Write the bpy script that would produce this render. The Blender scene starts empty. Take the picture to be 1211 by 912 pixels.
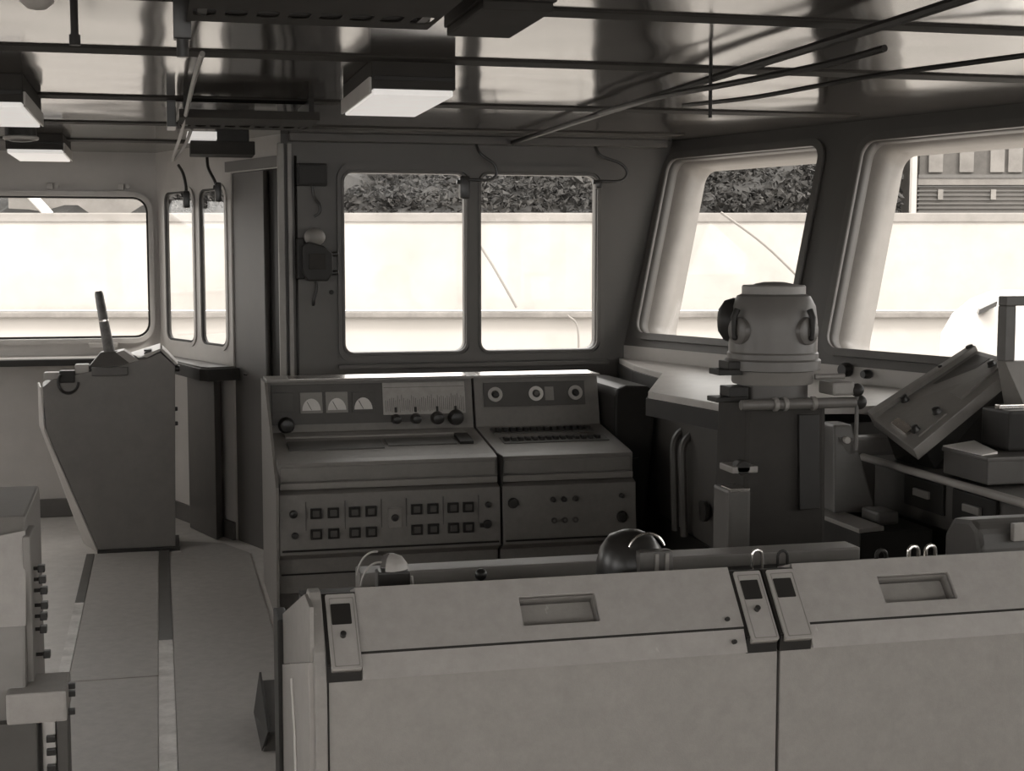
import bpy, bmesh, math, random
from mathutils import Vector, Matrix
random.seed(7)
S = bpy.context.scene
COL = S.collection
W = {}
V = Vector
EYE = 1.6
CEIL = 2.21

# ------------------------------------------------------------------ materials
def tone(v, warm=1.0):
    k = 1 - .6 * v
    return (v, v * (1 - .082 * k), v * (1 - .165 * k), 1)

def mat(name, v, rough=.55, metal=0.0, mott=.10, scale=9.0, bump=.05, emit=0.0, coat=0.0, spec=.5, scratch=0.0):
    m = bpy.data.materials.new(name)
    m.use_nodes = True
    nt = m.node_tree
    b = nt.nodes['Principled BSDF']
    tc = nt.nodes.new('ShaderNodeTexCoord')
    n1 = nt.nodes.new('ShaderNodeTexNoise')
    n1.inputs['Scale'].default_value = scale
    n1.inputs['Detail'].default_value = 8
    n1.inputs['Roughness'].default_value = .7
    nt.links.new(tc.outputs['Object'], n1.inputs['Vector'])
    r = nt.nodes.new('ShaderNodeValToRGB')
    r.color_ramp.elements[0].position = .3
    r.color_ramp.elements[1].position = .7
    r.color_ramp.elements[0].color = tone(v * (1 - mott))
    r.color_ramp.elements[1].color = tone(min(1, v * (1 + mott)))
    nt.links.new(n1.outputs['Fac'], r.inputs['Fac'])
    out = r.outputs['Color']
    if scratch:
        n3 = nt.nodes.new('ShaderNodeTexNoise')
        mp = nt.nodes.new('ShaderNodeMapping')
        mp.inputs['Scale'].default_value = (60, 60, 5)
        nt.links.new(tc.outputs['Object'], mp.inputs['Vector'])
        nt.links.new(mp.outputs['Vector'], n3.inputs['Vector'])
        n3.inputs['Scale'].default_value = 1.0
        n3.inputs['Detail'].default_value = 4
        r3 = nt.nodes.new('ShaderNodeValToRGB')
        r3.color_ramp.elements[0].position = .70
        r3.color_ramp.elements[1].position = .78
        nt.links.new(n3.outputs['Fac'], r3.inputs['Fac'])
        mx = nt.nodes.new('ShaderNodeMixRGB')
        mx.inputs['Color2'].default_value = tone(min(1, v * 2.2))
        ml = nt.nodes.new('ShaderNodeMath'); ml.operation = 'MULTIPLY'
        ml.inputs[1].default_value = scratch
        nt.links.new(r3.outputs['Color'], ml.inputs[0])
        nt.links.new(ml.outputs[0], mx.inputs['Fac'])
        nt.links.new(out, mx.inputs['Color1'])
        out = mx.outputs['Color']
    nt.links.new(out, b.inputs['Base Color'])
    b.inputs['Roughness'].default_value = rough
    b.inputs['Metallic'].default_value = metal
    b.inputs['Specular IOR Level'].default_value = spec
    b.inputs['Coat Weight'].default_value = coat
    if emit:
        nt.links.new(out, b.inputs['Emission Color'])
        b.inputs['Emission Strength'].default_value = emit
    if bump:
        n2 = nt.nodes.new('ShaderNodeTexNoise')
        n2.inputs['Scale'].default_value = scale * 14
        n2.inputs['Detail'].default_value = 3
        nt.links.new(tc.outputs['Object'], n2.inputs['Vector'])
        bp = nt.nodes.new('ShaderNodeBump')
        bp.inputs['Strength'].default_value = bump
        bp.inputs['Distance'].default_value = .004
        nt.links.new(n2.outputs['Fac'], bp.inputs['Height'])
        nt.links.new(bp.outputs['Normal'], b.inputs['Normal'])
    return m

M = {
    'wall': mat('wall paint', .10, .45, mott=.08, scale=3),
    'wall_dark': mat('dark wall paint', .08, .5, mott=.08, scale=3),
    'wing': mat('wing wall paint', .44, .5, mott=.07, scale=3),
    'frame_light': mat('light window frame paint', .42, .4),
    'reveal': mat('outer window casing paint', .20, .5),
    'ceiling': mat('glossy ceiling paint', .08, .11, mott=.05, scale=2, bump=0, spec=.38),
    'beam': mat('dark ceiling strip', .05, .7, spec=.1),
    'deck': mat('deck covering', .54, .5, mott=.10, scale=14, bump=.1),
    'mat': mat('rubber deck mat', .36, .55, mott=.10, scale=20, bump=.15),
    'tape': mat('worn light tape', .60, .5, mott=.35, scale=6),
    'seam': mat('seam black', .03, .7, spec=.15),
    'matt': mat('matt dark enamel', .045, .75, mott=.12, spec=.15),
    'desk': mat('desk grey enamel', .30, .5, mott=.09, scale=30, bump=.12, scratch=.35),
    'desk_hi': mat('desk lid enamel', .36, .5, mott=.08, scale=30, bump=.12, scratch=.3),
    'desk_end': mat('desk end enamel', .36, .5, mott=.1, scale=12),
    'console': mat('console hammered enamel', .20, .42, mott=.08, scale=30, bump=.15),
    'console_hi': mat('console trim enamel', .25, .4, mott=.07, scale=20),
    'console_dk': mat('console dark panel', .08, .4),
    'black': mat('black bakelite', .025, .3, bump=0),
    'dark': mat('dark painted metal', .026, .45, mott=.15, spec=.25),
    'darkgrey': mat('dark grey metal', .09, .45, mott=.12),
    'midgrey': mat('mid grey metal', .23, .42, mott=.1),
    'lightgrey': mat('light grey metal', .40, .4, mott=.08),
    'binn': mat('binnacle enamel', .135, .38, mott=.08, scale=8),
    'binn_hi': mat('binnacle lid enamel', .22, .4, mott=.08, scale=8),
    'chrome': mat('worn chrome', .75, .2, metal=1.0, mott=.06),
    'white': mat('white paint', .66, .45, mott=.04),
    'paper': mat('paper', .75, .8, mott=.05),
    'dial': mat('meter dial card', .62, .5, mott=.08),
    'scale': mat('printed scale card', .36, .6, mott=.1, scale=25),
    'ink': mat('printed ink', .06, .6),
    'lamp': mat('frosted lamp diffuser', .80, .5, emit=.22, mott=.03),
    'ped': mat('pedestal enamel', .17, .5, mott=.1, scale=10),
    'ped_hi': mat('pedestal side enamel', .38, .5, mott=.1, scale=10),
    'lever': mat('worn lever grip', .10, .4, mott=.5, scale=30),
    'quay': mat('sunlit concrete', .385, .9, mott=.16, scale=.5),
    'quay_cap': mat('concrete capping', .24, .9, mott=.2, scale=1.5),
    'quay_low': mat('lower concrete', .41, .9, mott=.06, scale=.6),
    'quay_line': mat('fender beam', .19, .9, mott=.3, scale=2),
    'bush': mat('dark foliage', .028, .9, mott=.75, scale=1.5),
    'hill': mat('overgrown bank', .022, .9, mott=.6, scale=.7),
    'brick': mat('weathered brick', .10, .9, mott=.25, scale=2),
    'brick_hi': mat('pale masonry', .2, .9, mott=.2, scale=2),
    'far_glass': mat('far window glass', .10, .2),
    'water': mat('dock water', .25, .15, mott=.2, scale=1),
    'rope': mat('mooring rope', .22, .9),
}
def glass():
    m = bpy.data.materials.new('window glass'); m.use_nodes = True
    nt = m.node_tree; nt.nodes.clear()
    o = nt.nodes.new('ShaderNodeOutputMaterial')
    t = nt.nodes.new('ShaderNodeBsdfTransparent'); t.inputs['Color'].default_value = (.97, .965, .955, 1)
    g = nt.nodes.new('ShaderNodeBsdfGlossy'); g.inputs['Roughness'].default_value = .03
    f = nt.nodes.new('ShaderNodeFresnel'); 
    gm = nt.nodes.new('ShaderNodeNewGeometry'); mr = nt.nodes.new('ShaderNodeMapRange')
    mr.inputs['To Min'].default_value = 1.25; mr.inputs['To Max'].default_value = .8
    nt.links.new(gm.outputs['Backfacing'], mr.inputs['Value']); nt.links.new(mr.outputs[0], f.inputs['IOR'])
    x = nt.nodes.new('ShaderNodeMixShader')
    nt.links.new(f.outputs[0], x.inputs[0]); nt.links.new(t.outputs[0], x.inputs[1]); nt.links.new(g.outputs[0], x.inputs[2])
    nt.links.new(x.outputs[0], o.inputs['Surface'])
    return m
M['glass'] = glass()

def wavy(m):
    nt = m.node_tree; tc = nt.nodes.new('ShaderNodeTexCoord'); n = nt.nodes.new('ShaderNodeTexNoise'); b = nt.nodes.new('ShaderNodeBump')
    n.inputs['Scale'].default_value = 1.6; n.inputs['Detail'].default_value = 1
    b.inputs['Strength'].default_value = .5; b.inputs['Distance'].default_value = .02
    nt.links.new(tc.outputs['Object'], n.inputs['Vector']); nt.links.new(n.outputs['Fac'], b.inputs['Height'])
    nt.links.new(b.outputs['Normal'], nt.nodes['Principled BSDF'].inputs['Normal'])
wavy(M['ceiling'])

# ------------------------------------------------------------------ mesh helper
def rrect(x0, y0, x1, y1, r, n=6):
    pts = []
    for cx, cy, a0 in ((x1 - r, y1 - r, 0), (x0 + r, y1 - r, 90), (x0 + r, y0 + r, 180), (x1 - r, y0 + r, 270)):
        for k in range(n + 1):
            a = math.radians(a0 + 90 * k / n)
            pts.append((cx + r * math.cos(a), cy + r * math.sin(a)))
    return pts

def frame_m(o, u, v):
    """matrix whose local x,y,z axes are u, v, u x v at origin o"""
    u = V(u).normalized(); v = V(v).normalized(); n = u.cross(v).normalized()
    return Matrix(((u.x, v.x, n.x, o[0]), (u.y, v.y, n.y, o[1]), (u.z, v.z, n.z, o[2]), (0, 0, 0, 1)))

class MB:
    def __init__(s): s.bm = bmesh.new(); s.sm = False
    def _add(s, bm2, m=None):
        if m is not None: bmesh.ops.transform(bm2, matrix=m, verts=bm2.verts)
        me = bpy.data.meshes.new('t'); bm2.to_mesh(me); bm2.free(); s.bm.from_mesh(me); bpy.data.meshes.remove(me)
        return s
    def box(s, x0, y0, z0, x1, y1, z1, bev=0.0, m=None, seg=2):
        b = bmesh.new()
        bmesh.ops.create_cube(b, size=1)
        bmesh.ops.transform(b, matrix=Matrix.Translation(((x0 + x1) / 2, (y0 + y1) / 2, (z0 + z1) / 2)) @ Matrix.Diagonal((abs(x1 - x0), abs(y1 - y0), abs(z1 - z0), 1)), verts=b.verts)
        if bev: bmesh.ops.bevel(b, geom=b.edges[:], offset=bev, segments=seg, profile=.6, affect='EDGES')
        return s._add(b, m)
    def hull(s, bottom, top, bev=0.0):
        """solid between two equally long loops of 3d points"""
        b = bmesh.new(); n = len(bottom)
        A = [b.verts.new(p) for p in bottom]; B = [b.verts.new(p) for p in top]
        b.faces.new(A[::-1]); b.faces.new(B)
        for i in range(n): b.faces.new((A[i], A[(i + 1) % n], B[(i + 1) % n], B[i]))
        bmesh.ops.recalc_face_normals(b, faces=b.faces[:])
        if bev: bmesh.ops.bevel(b, geom=b.edges[:], offset=bev, segments=2, profile=.6, affect='EDGES')
        return s._add(b)
    def prism(s, pts, axis, a, c, bev=0.0):
        """2d polygon extruded along axis; pts are (y,z) for X, (x,z) for Y, (x,y) for Z"""
        f = {'X': lambda p, t: (t, p[0], p[1]), 'Y': lambda p, t: (p[0], t, p[1]), 'Z': lambda p, t: (p[0], p[1], t)}[axis]
        return s.hull([f(p, a) for p in pts], [f(p, c) for p in pts], bev)
    def plate(s, outer, holes, t0, t1, m=None):
        cu = bpy.data.curves.new('c', 'CURVE'); cu.dimensions = '2D'; cu.fill_mode = 'BOTH'
        for lp in [outer] + list(holes):
            sp = cu.splines.new('POLY'); sp.points.add(len(lp) - 1); sp.use_cyclic_u = True
            for q, p in zip(sp.points, lp): q.co = (p[0], p[1], 0, 1)
        cu.extrude = abs(t1 - t0) / 2
        ob = bpy.data.objects.new('c', cu); COL.objects.link(ob)
        bpy.context.view_layer.update()
        me = bpy.data.meshes.new_from_object(ob.evaluated_get(bpy.context.evaluated_depsgraph_get()))
        bpy.data.objects.remove(ob); bpy.data.curves.remove(cu)
        b = bmesh.new(); b.from_mesh(me); bpy.data.meshes.remove(me)
        bmesh.ops.remove_doubles(b, verts=b.verts, dist=1e-5)
        bmesh.ops.recalc_face_normals(b, faces=b.faces[:])
        bmesh.ops.transform(b, matrix=Matrix.Translation((0, 0, (t0 + t1) / 2)), verts=b.verts)
        return s._add(b, m)
    def tube(s, pts, r, n=8, closed=False, caps=True):
        pts = [V(p) for p in pts]; b = bmesh.new(); rings = []; N = len(pts)
        up = None
        for i, p in enumerate(pts):
            if closed: d = (pts[(i + 1) % N] - pts[i - 1])
            else: d = pts[min(i + 1, N - 1)] - pts[max(i - 1, 0)]
            d.normalize()
            if up is None: up = d.orthogonal().normalized()
            else:
                up = (up - d * up.dot(d)); up = up.normalized() if up.length > 1e-6 else d.orthogonal().normalized()
            w = d.cross(up); rr = r[i] if isinstance(r, (list, tuple)) else r
            rings.append([b.verts.new(p + (up * math.cos(2 * math.pi * k / n) + w * math.sin(2 * math.pi * k / n)) * rr) for k in range(n)])
        for i in range(N if closed else N - 1):
            a, c = rings[i], rings[(i + 1) % N]
            for k in range(n): b.faces.new((a[k], a[(k + 1) % n], c[(k + 1) % n], c[k]))
        if caps and not closed: b.faces.new(rings[0][::-1]); b.faces.new(rings[-1])
        bmesh.ops.recalc_face_normals(b, faces=b.faces[:]); s.sm = True
        return s._add(b)
    def curve(s, pts, r, n=8, sub=6):
        """tube along a Catmull-Rom through pts"""
        P = [V(p) for p in pts]; P = [P[0] * 2 - P[1]] + P + [P[-1] * 2 - P[-2]]; out = []
        for i in range(1, len(P) - 2):
            for k in range(sub):
                t = k / sub; a, b_, c, d = P[i - 1:i + 3]
                out.append(.5 * ((2 * b_) + (c - a) * t + (2 * a - 5 * b_ + 4 * c - d) * t * t + (3 * b_ - a - 3 * c + d) * t ** 3))
        out.append(P[-2])
        return s.tube(out, r, n)
    def lathe(s, prof, o=(0, 0, 0), axis=(0, 0, 1), n=32, a0=0, a1=360):
        b = bmesh.new(); ax = V(axis).normalized(); e1 = ax.orthogonal().normalized(); e2 = ax.cross(e1); o = V(o)
        full = abs(a1 - a0) >= 360; m = n if full else n + 1; rings = []
        for r, h in prof:
            rings.append([b.verts.new(o + ax * h + (e1 * math.cos(a) + e2 * math.sin(a)) * max(r, 1e-5)) for a in [math.radians(a0 + (a1 - a0) * k / n) for k in range(m)]])
        for i in range(len(rings) - 1):
            for k in range(m if full else m - 1):
                b.faces.new((rings[i][k], rings[i][(k + 1) % m], rings[i + 1][(k + 1) % m], rings[i + 1][k]))
        bmesh.ops.remove_doubles(b, verts=b.verts, dist=2e-5)
        bmesh.ops.recalc_face_normals(b, faces=b.faces[:]); s.sm = True
        return s._add(b)
    def cyl(s, p, q, r, n=20, bev=0.0):
        p = V(p); q = V(q); L = (q - p).length; c = min(bev, r * .4, L * .4)
        return s.lathe([(0, 0), (r - c, 0), (r, c), (r, L - c), (r - c, L), (0, L)], p, q - p, n)
    def ball(s, c, r, sc=(1, 1, 1), n=20):
        b = bmesh.new(); bmesh.ops.create_uvsphere(b, u_segments=n, v_segments=n // 2, radius=r); s.sm = True
        return s._add(b, Matrix.Translation(c) @ Matrix.Diagonal((*sc, 1)))
    def build(s, name, m, parent=None, kind=None, label=None):
        bm = s.bm
        xs = [v.co for v in bm.verts]
        if parent is None:
            lo = V([min(c[i] for c in xs) for i in range(3)]); hi = V([max(c[i] for c in xs) for i in range(3)])
            loc = V(((lo.x + hi.x) / 2, (lo.y + hi.y) / 2, lo.z)); w = Matrix.Translation(loc)
        else: w = W[parent.name]
        bmesh.ops.transform(bm, matrix=w.inverted(), verts=bm.verts)
        if s.sm:
            for f in bm.faces: f.smooth = True
            for e in bm.edges:
                if len(e.link_faces) == 2 and e.calc_face_angle(0) > math.radians(38): e.smooth = False
        me = bpy.data.meshes.new(name); bm.to_mesh(me); bm.free()
        me.materials.append(M[m]); o = bpy.data.objects.new(name, me); COL.objects.link(o)
        if parent is None: o.location = w.translation
        else: o.parent = parent
        W[o.name] = w
        if kind: o['kind'] = kind
        if label: o['label'] = label
        return o

def tag(o, label, cat, group=None):
    o['label'] = label; o['category'] = cat
    if group: o['group'] = group
    return o
def thing(name, label, cat, loc, group=None, rz=0.0):
    o = bpy.data.objects.new(name, None); COL.objects.link(o); o.empty_display_size = .05
    o.location = loc; o.rotation_euler = (0, 0, rz)
    W[o.name] = Matrix.Translation(loc) @ Matrix.Rotation(rz, 4, 'Z')
    return tag(o, label, cat, group)
def struct(name, loc):
    o = bpy.data.objects.new(name, None); COL.objects.link(o); o.location = loc; o.empty_display_size = .05
    W[o.name] = Matrix.Translation(loc); o['kind'] = 'structure'
    return o
def copy_tree(o, parent=None):
    c = o.copy(); COL.objects.link(c); c.parent = parent
    for ch in [x for x in bpy.data.objects if x.parent == o]: copy_tree(ch, c)
    return c
def dup(o, delta, label, group=None, rz=None):
    c = copy_tree(o); c.location = V(o.location) + V(delta); c['label'] = label
    if group: c['group'] = group
    if rz is not None: c.rotation_euler = (0, 0, rz)
    return c

# ------------------------------------------------------------------ plan of the wheelhouse
P0, P1, P2 = V((0, 9.1, 0)), V((.355, 8.12, 0)), V((.62, 7.5, 0))         # slanted wall
A = V((2.47, 7.5, 1.1)); ang = math.radians(17.3); lean = math.radians(13)
U = V((math.sin(ang), -math.cos(ang), 0)); NH = V((math.cos(ang), math.sin(ang), 0))
UP = (V((0, 0, 1)) * math.cos(lean) + NH * math.sin(lean)).normalized()
FLEN = 4.15
FM = frame_m(A, U, UP)            # third axis = U x UP
FN = U.cross(UP).normalized()      # points inwards
B = A + U * FLEN                   # end of the angled front wall

# floor and ceiling
MB().box(-2.6, -2.2, -.12, 4.2, 9.3, 0).build('floor', 'deck', kind='structure')
c = MB(); c.plate([(-2.6, -2.2), (4.3, -2.2), (4.3, 3.4), (2.98, 7.7), (.75, 7.7), (.18, 9.3), (-2.6, 9.3)], [], CEIL, CEIL + .1)
c.build('ceiling', 'ceiling', kind='structure')

# deck mats and tape stripes on the floor
g = 'rubber deck mats'
o = MB().box(-.362, 5.50, 0, -.034, 7.86, .006).build('deck_mat', 'mat'); tag(o, 'grey rubber deck mat in front of the lever pedestal, beyond the cross seam', 'mat', g)
o = MB().box(-.362, 4.0, 0, -.034, 5.485, .006).build('deck_mat', 'mat'); tag(o, 'grey rubber deck mat on the near side of the cross seam', 'mat', g)
o = MB().prism([(.026, 4.0), (.44, 4.0), (.44, 7.7), (.31, 8.0), (.085, 8.1), (.085, 7.8), (.026, 7.8)], 'Z', 0, .006).build('deck_mat', 'mat'); tag(o, 'long grey rubber deck mat running up to the far instrument console', 'mat', g)
o = MB().box(-.405, 3.6, 0, -.364, 6.75, .008).build('tape_stripe', 'tape'); MB().box(-.405, 6.75, 0, -.364, 7.86, .008).build('dark_end', 'darkgrey', o, label='dark far end'); tag(o, 'worn pale tape stripe on deck, left one beside the knobbed box', 'tape', 'tape stripes')
o = MB().box(-.032, 3.6, 0, .024, 6.0, .008).build('tape_stripe', 'tape'); MB().box(-.032, 6.0, 0, .024, 7.86, .008).build('dark_end', 'darkgrey', o, label='dark far end'); tag(o, 'worn pale tape stripe on deck, right one running between the mats', 'tape', 'tape stripes')

# walls -------------------------------------------------------------
def wallm(p, q):   # local x along p->q, local y up, plate thickness local z
    return frame_m((p.x, p.y, 0), q - p, (0, 0, 1))
# far centre wall with two windows
m = wallm(P2, V((2.47, 7.5, 0)))
w2 = [rrect(.940 - .62, 1.082, 1.586 - .62, 2.018, .05), rrect(1.665 - .62, 1.082, 2.313 - .62, 2.018, .05)]
b = MB(); b.plate([(0, 0), (1.85, 0), (1.85, 1.1), (2.12, 2.21), (0, 2.21)], w2, -.09, 0, m)
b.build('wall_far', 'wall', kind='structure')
# wing end wall, window far left
m = wallm(V((-2.6, 9.1, 0)), P0)
wl = rrect(-2.35 + 2.6, 1.085, -.055 + 2.6, 1.945, .09)
b = MB(); b.plate([(0, 0), (2.6, 0), (2.6, 2.21), (0, 2.21)], [wl], -.09, 0, m); b.build('wall_wing', 'wing', kind='structure')
# slanted wall with two narrow windows, then the door
m = wallm(P0, P2); L = (P2 - P0).length
ws = [rrect(.13, 1.08, .56, 1.965, .06), rrect(.66, 1.08, 1.015, 1.965, .06)]
b = MB(); b.plate([(0, 0), (1.085, 0), (1.085, 2.04), (L - .03, 2.04), (L - .03, 0), (L, 0), (L, 2.21), (0, 2.21)], ws, -.018, 0, m)
b.build('wall_slanted', 'wing', kind='structure')
SM = m
# front wall: upright below, leaning outwards above
b = MB()
p, q = V((A.x, A.y, 0)), V((B.x, B.y, 0))
b.hull([p, q, q + NH * .2, p + NH * .2], [v + V((0, 0, 1.1)) for v in (p, q, q + NH * .2, p + NH * .2)])
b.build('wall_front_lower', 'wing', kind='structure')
wf = [(.10, 1.285), (1.565, 2.75), (3.03, 4.02)]
b = MB(); b.plate([(-.03, 0), (FLEN, 0), (FLEN, 1.16), (-.03, 1.16)], [rrect(s0, .075, s1, 1.035, .07) for s0, s1 in wf], -.06, 0, FM)
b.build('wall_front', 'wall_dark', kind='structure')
# rest of the room behind the camera
b = MB(); mm = wallm(q, V((B.x, -2.2, 0)))
ln = q.y + 2.2
b.plate([(0, 0), (ln, 0), (ln, 2.21), (0, 2.21)], [rrect(.25, 1.1, 1.75, 2.0, .07), rrect(2.0, 1.1, 3.5, 2.0, .07), rrect(3.75, 1.1, 5.2, 2.0, .07)], -.09, 0, mm)
b.build('wall_front_near', 'wall', kind='structure')
b = MB(); mm = wallm(V((B.x, -2.2, 0)), V((-2.6, -2.2, 0)))
b.plate([(0, 0), (B.x + 2.6, 0), (B.x + 2.6, 2.21), (0, 2.21)], [rrect(.15, .9, 2.1, 2.1, .07), rrect(2.3, .9, 4.2, 2.1, .07), rrect(4.4, .9, B.x + 2.45, 2.1, .07)], -.09, 0, mm)
b.build('wall_back', 'wall', kind='structure')
b = MB(); mm = wallm(V((-2.6, -2.2, 0)), V((-2.6, 9.1, 0)))
b.plate([(0, 0), (11.3, 0), (11.3, 2.21), (0, 2.21)], [rrect(.5, 1.0, 2.3, 2.0, .07), rrect(2.6, 1.0, 4.4, 2.0, .07), rrect(5.2, 1.0, 7.0, 2.0, .07), rrect(9.0, 1.0, 10.8, 2.0, .07)], -.09, 0, mm)
b.build('wall_aft', 'wing', kind='structure')

# windows ------------------------------------------------------------
def window(i, m, x0, y0, x1, y1, r, fw, proud, fm, depth=.05, name=None):
    c = m @ V(((x0 + x1) / 2, y0, 0))
    root = struct('window_%d' % i, c)
    b = MB(); b.plate(rrect(x0 - fw, y0 - fw, x1 + fw, y1 + fw, r + fw), [rrect(x0, y0, x1, y1, r)], 0, proud, m); b.build('window_frame', fm, root)
    b = MB(); b.plate(rrect(x0, y0, x1, y1, r), [rrect(x0 + .012, y0 + .012, x1 - .012, y1 - .012, r - .01)], -depth - .015, -depth + .008, m); b.build('gasket', 'dark', root)
    b = MB(); b.plate(rrect(x0 + .004, y0 + .004, x1 - .004, y1 - .004, r), [], -depth - .006, -depth, m); b.build('pane', 'glass', root)
    return root
m = wallm(P2, V((2.47, 7.5, 0)))
# centre windows share one rounded surround
def cwin(i, x0, x1):
    root = struct('window_%d' % i, (x0 / 2 + x1 / 2, 7.5, 1.082))
    X0, X1 = x0 - .62, x1 - .62
    b = MB(); b.plate(rrect(X0 - .012, 1.07, X1 + .012, 2.03, .06), [rrect(X0, 1.082, X1, 2.018, .05)], -.01, .022, m); b.build('window_frame', 'wall', root)
    b = MB(); b.plate(rrect(X0 + .002, 1.084, X1 - .002, 2.016, .05), [], -.056, -.05, m); b.build('pane', 'glass', root)
cwin(1, .940, 1.586); cwin(2, 1.665, 2.313)
b = MB(); b.plate(rrect(.905 - .62, 1.03, 2.352 - .62, 2.065, .08), [rrect(.94 - .634, 1.068, 1.600 - .62, 2.032, .05), rrect(1.651 - .62, 1.068, 2.327 - .62, 2.032, .05)], 0, .018, m)
b.build('trim_1', 'wall', kind='structure')
b = MB().box(.90, 7.44, 1.0, 2.37, 7.5, 1.022, .004); b.build('trim_2', 'wall', kind='structure')
window(3, wallm(V((-2.6, 9.1, 0)), P0), .25, 1.085, 2.545, 1.945, .09, .03, .03, 'frame_light')
window(4, SM, .13, 1.08, .56, 1.965, .06, .022, .008, 'frame_light', .004)
window(5, SM, .66, 1.08, 1.015, 1.965, .06, .022, .008, 'frame_light', .004)
for i, (s0, s1) in enumerate(wf):
    root = struct('window_%d' % (6 + i), A + U * ((s0 + s1) / 2) + UP * .07)
    b = MB(); b.plate(rrect(s0 - .035, .04, s1 + .035, 1.07, .10), [rrect(s0, .075, s1, 1.035, .07)], 0, .022, FM); b.build('window_frame', 'darkgrey', root)
    b = MB(); b.plate(rrect(s0 - .03, .045, s1 + .03, 1.065, .09), [rrect(s0, .075, s1, 1.035, .07)], -.26, -.06, FM); b.build('outer_casing', 'reveal', root)
    b = MB(); b.plate(rrect(s0 - .004, .071, s1 + .004, 1.04, .07), [], -.052, -.045, FM); b.build('pane', 'glass', root)

# door in the slanted wall
root = struct('door_1', SM @ V((1.40, 0, 0)))
b = MB(); b.plate([(1.088, .0), (1.48, .0), (1.48, 2.035), (1.088, 2.035)], [], -.040, -.010, SM); b.build('door_leaf', 'wall_dark', root)
b = MB(); b.plate([(1.48, .02), (L - .03, .02), (L - .03, 2.03), (1.48, 2.03)], [], -.06, -.045, SM); b.build('door_recess_panel', 'dark', root)
b = MB(); b.plate([(.98, 0), (L + .03, 0), (L + .03, 2.1), (.98, 2.1)], [], -.075, -.062, SM); b.build('leak_shield', 'dark', root)  # unseen dark sheet added behind the door to stop light leaking in
b = MB(); b.plate([(L - .075, .9), (L - .055, .9), (L - .055, 1.85), (L - .075, 1.85)], [], -.045, -.015, SM); b.build('guide_strip', 'lightgrey', root)
b = MB(); b.plate([(1.21, .935), (1.26, .935), (1.26, .945), (1.21, .945)], [], -.012, -.004, SM); b.build('door_handle', 'chrome', root)
b = MB(); b.box(.60, 7.455, 0, .632, 7.5, 2.16, .004).box(.650, 7.468, 0, .672, 7.5, 2.16, .003)
b.build('trim_3', 'console_hi', kind='structure')
# header coaming above the door, thin and pale
b = MB(); b.plate([(1.06, 2.045), (L, 2.045), (L, 2.10), (1.06, 2.10)], [], 0, .02, SM); b.build('trim_4', 'wall', kind='structure')

# baseboards
b = MB(); b.box(-2.6, 9.06, 0, 0, 9.1, .11, .006); b.build('baseboard_wing', 'darkgrey', kind='structure')
b = MB(); b.plate([(0, 0), (1.08, 0), (1.08, .1), (0, .1)], [], 0, .02, SM); b.build('baseboard_slanted', 'darkgrey', kind='structure')

# ceiling strips ------------------------------------------------------
for i, (y, x0, x1, wd, hh) in enumerate(((3.58, -2.6, 3.9, .10, .006), (4.55, -2.6, 3.45, .13, .006), (5.90, -2.6, 3.0, .14, .006), (7.05, -2.6, 2.62, .12, .006), (8.15, -2.6, .40, .15, .006))):
    MB().box(x0, y - wd / 2, CEIL - hh, x1, y + wd / 2, CEIL + .005, .004).build('trim_%d' % (5 + i), 'beam', kind='structure')
MB().box(.66, 7.40, CEIL - .04, 2.68, 7.5, CEIL, .004).build('trim_10', 'wall', kind='structure')

# ------------------------------------------------------------------ ceiling lamps
def lamp(x, y, w, d, h, label, z=None, lit=True, group='ceiling light boxes'):
    t = thing('ceiling_light', label, 'light', (x, y, CEIL - h), group)
    z0 = CEIL - h
    b = MB(); b.box(x - w / 2, y - d / 2, z0 + .02, x + w / 2, y + d / 2, CEIL, .004); b.build('housing', 'matt', t)
    b = MB(); b.box(x - w / 2 + .004, y - d / 2 - .004, z0 + .045, x + w / 2 - .004, y - d / 2 + .01, z0 + .06, .002)
    b.build('rim', 'dark', t)
    if lit: MB().box((x - w / 2 - .008) if x > 0 else (x + w / 2), y - d / 2, z0 + .004, (x - w / 2) if x > 0 else (x + w / 2 + .008), y + d / 2, z0 + .055, .002).build('side_plate', 'lightgrey', t)
    b = MB(); b.box(x - w / 2 + .006, y - d / 2 + .012, z0, x + w / 2 - .006, y + d / 2 - .006, z0 + .02, .004); b.build('diffuser', 'lamp' if lit else 'matt', t)
    return t
lamp(.80, 4.93, .27, .72, .11, 'lit ceiling light box with white diffuser above the centre windows')
lamp(-.60, 5.62, .33, .80, .115, 'lit ceiling light box cut off by the left edge of the frame')
lamp(-.60, 8.12, .28, .70, .10, 'lit ceiling light box behind the hanging cylinder, nearest the wing window')
lamp(.77, 3.28, .17, .42, .085, 'unlit dark flat ceiling box near the top of the frame', lit=False)
# long dark box with bright end by the door
t = thing('ceiling_light', 'narrow black ceiling light with a bright end beside the slanted wall', 'light', (.32, 7.4, 2.09), 'ceiling light boxes')
MB().box(.165, 7.25, 2.085, .475, 7.5, 2.15, .004).build('housing', 'seam', t)
MB().box(.15, 7.20, 2.152, .29, 7.48, 2.19, .003).build('diffuser', 'lamp', t)
MB().box(.29, 7.3, 2.15, .45, 7.48, CEIL, .003).build('bracket', 'dark', t)

# hanging cylinder in front of the left lamp
t = thing('ceiling_horn', 'dark round cylinder with a pale lower ring hanging from the ceiling at left', 'loudspeaker', (-.56, 6.55, 2.07))
MB().cyl((-.56, 6.55, 2.085), (-.56, 6.55, CEIL), .065, 28).build('body', 'dark', t)
MB().lathe([(.066, 0), (.074, .006), (.074, .014), (.066, .018)], (-.56, 6.55, 2.083)).build('ring', 'lightgrey', t)
MB().lathe([(.0, 0), (.045, .004), (.064, .02)], (-.56, 6.55, 2.075)).build('grille', 'darkgrey', t)
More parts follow.
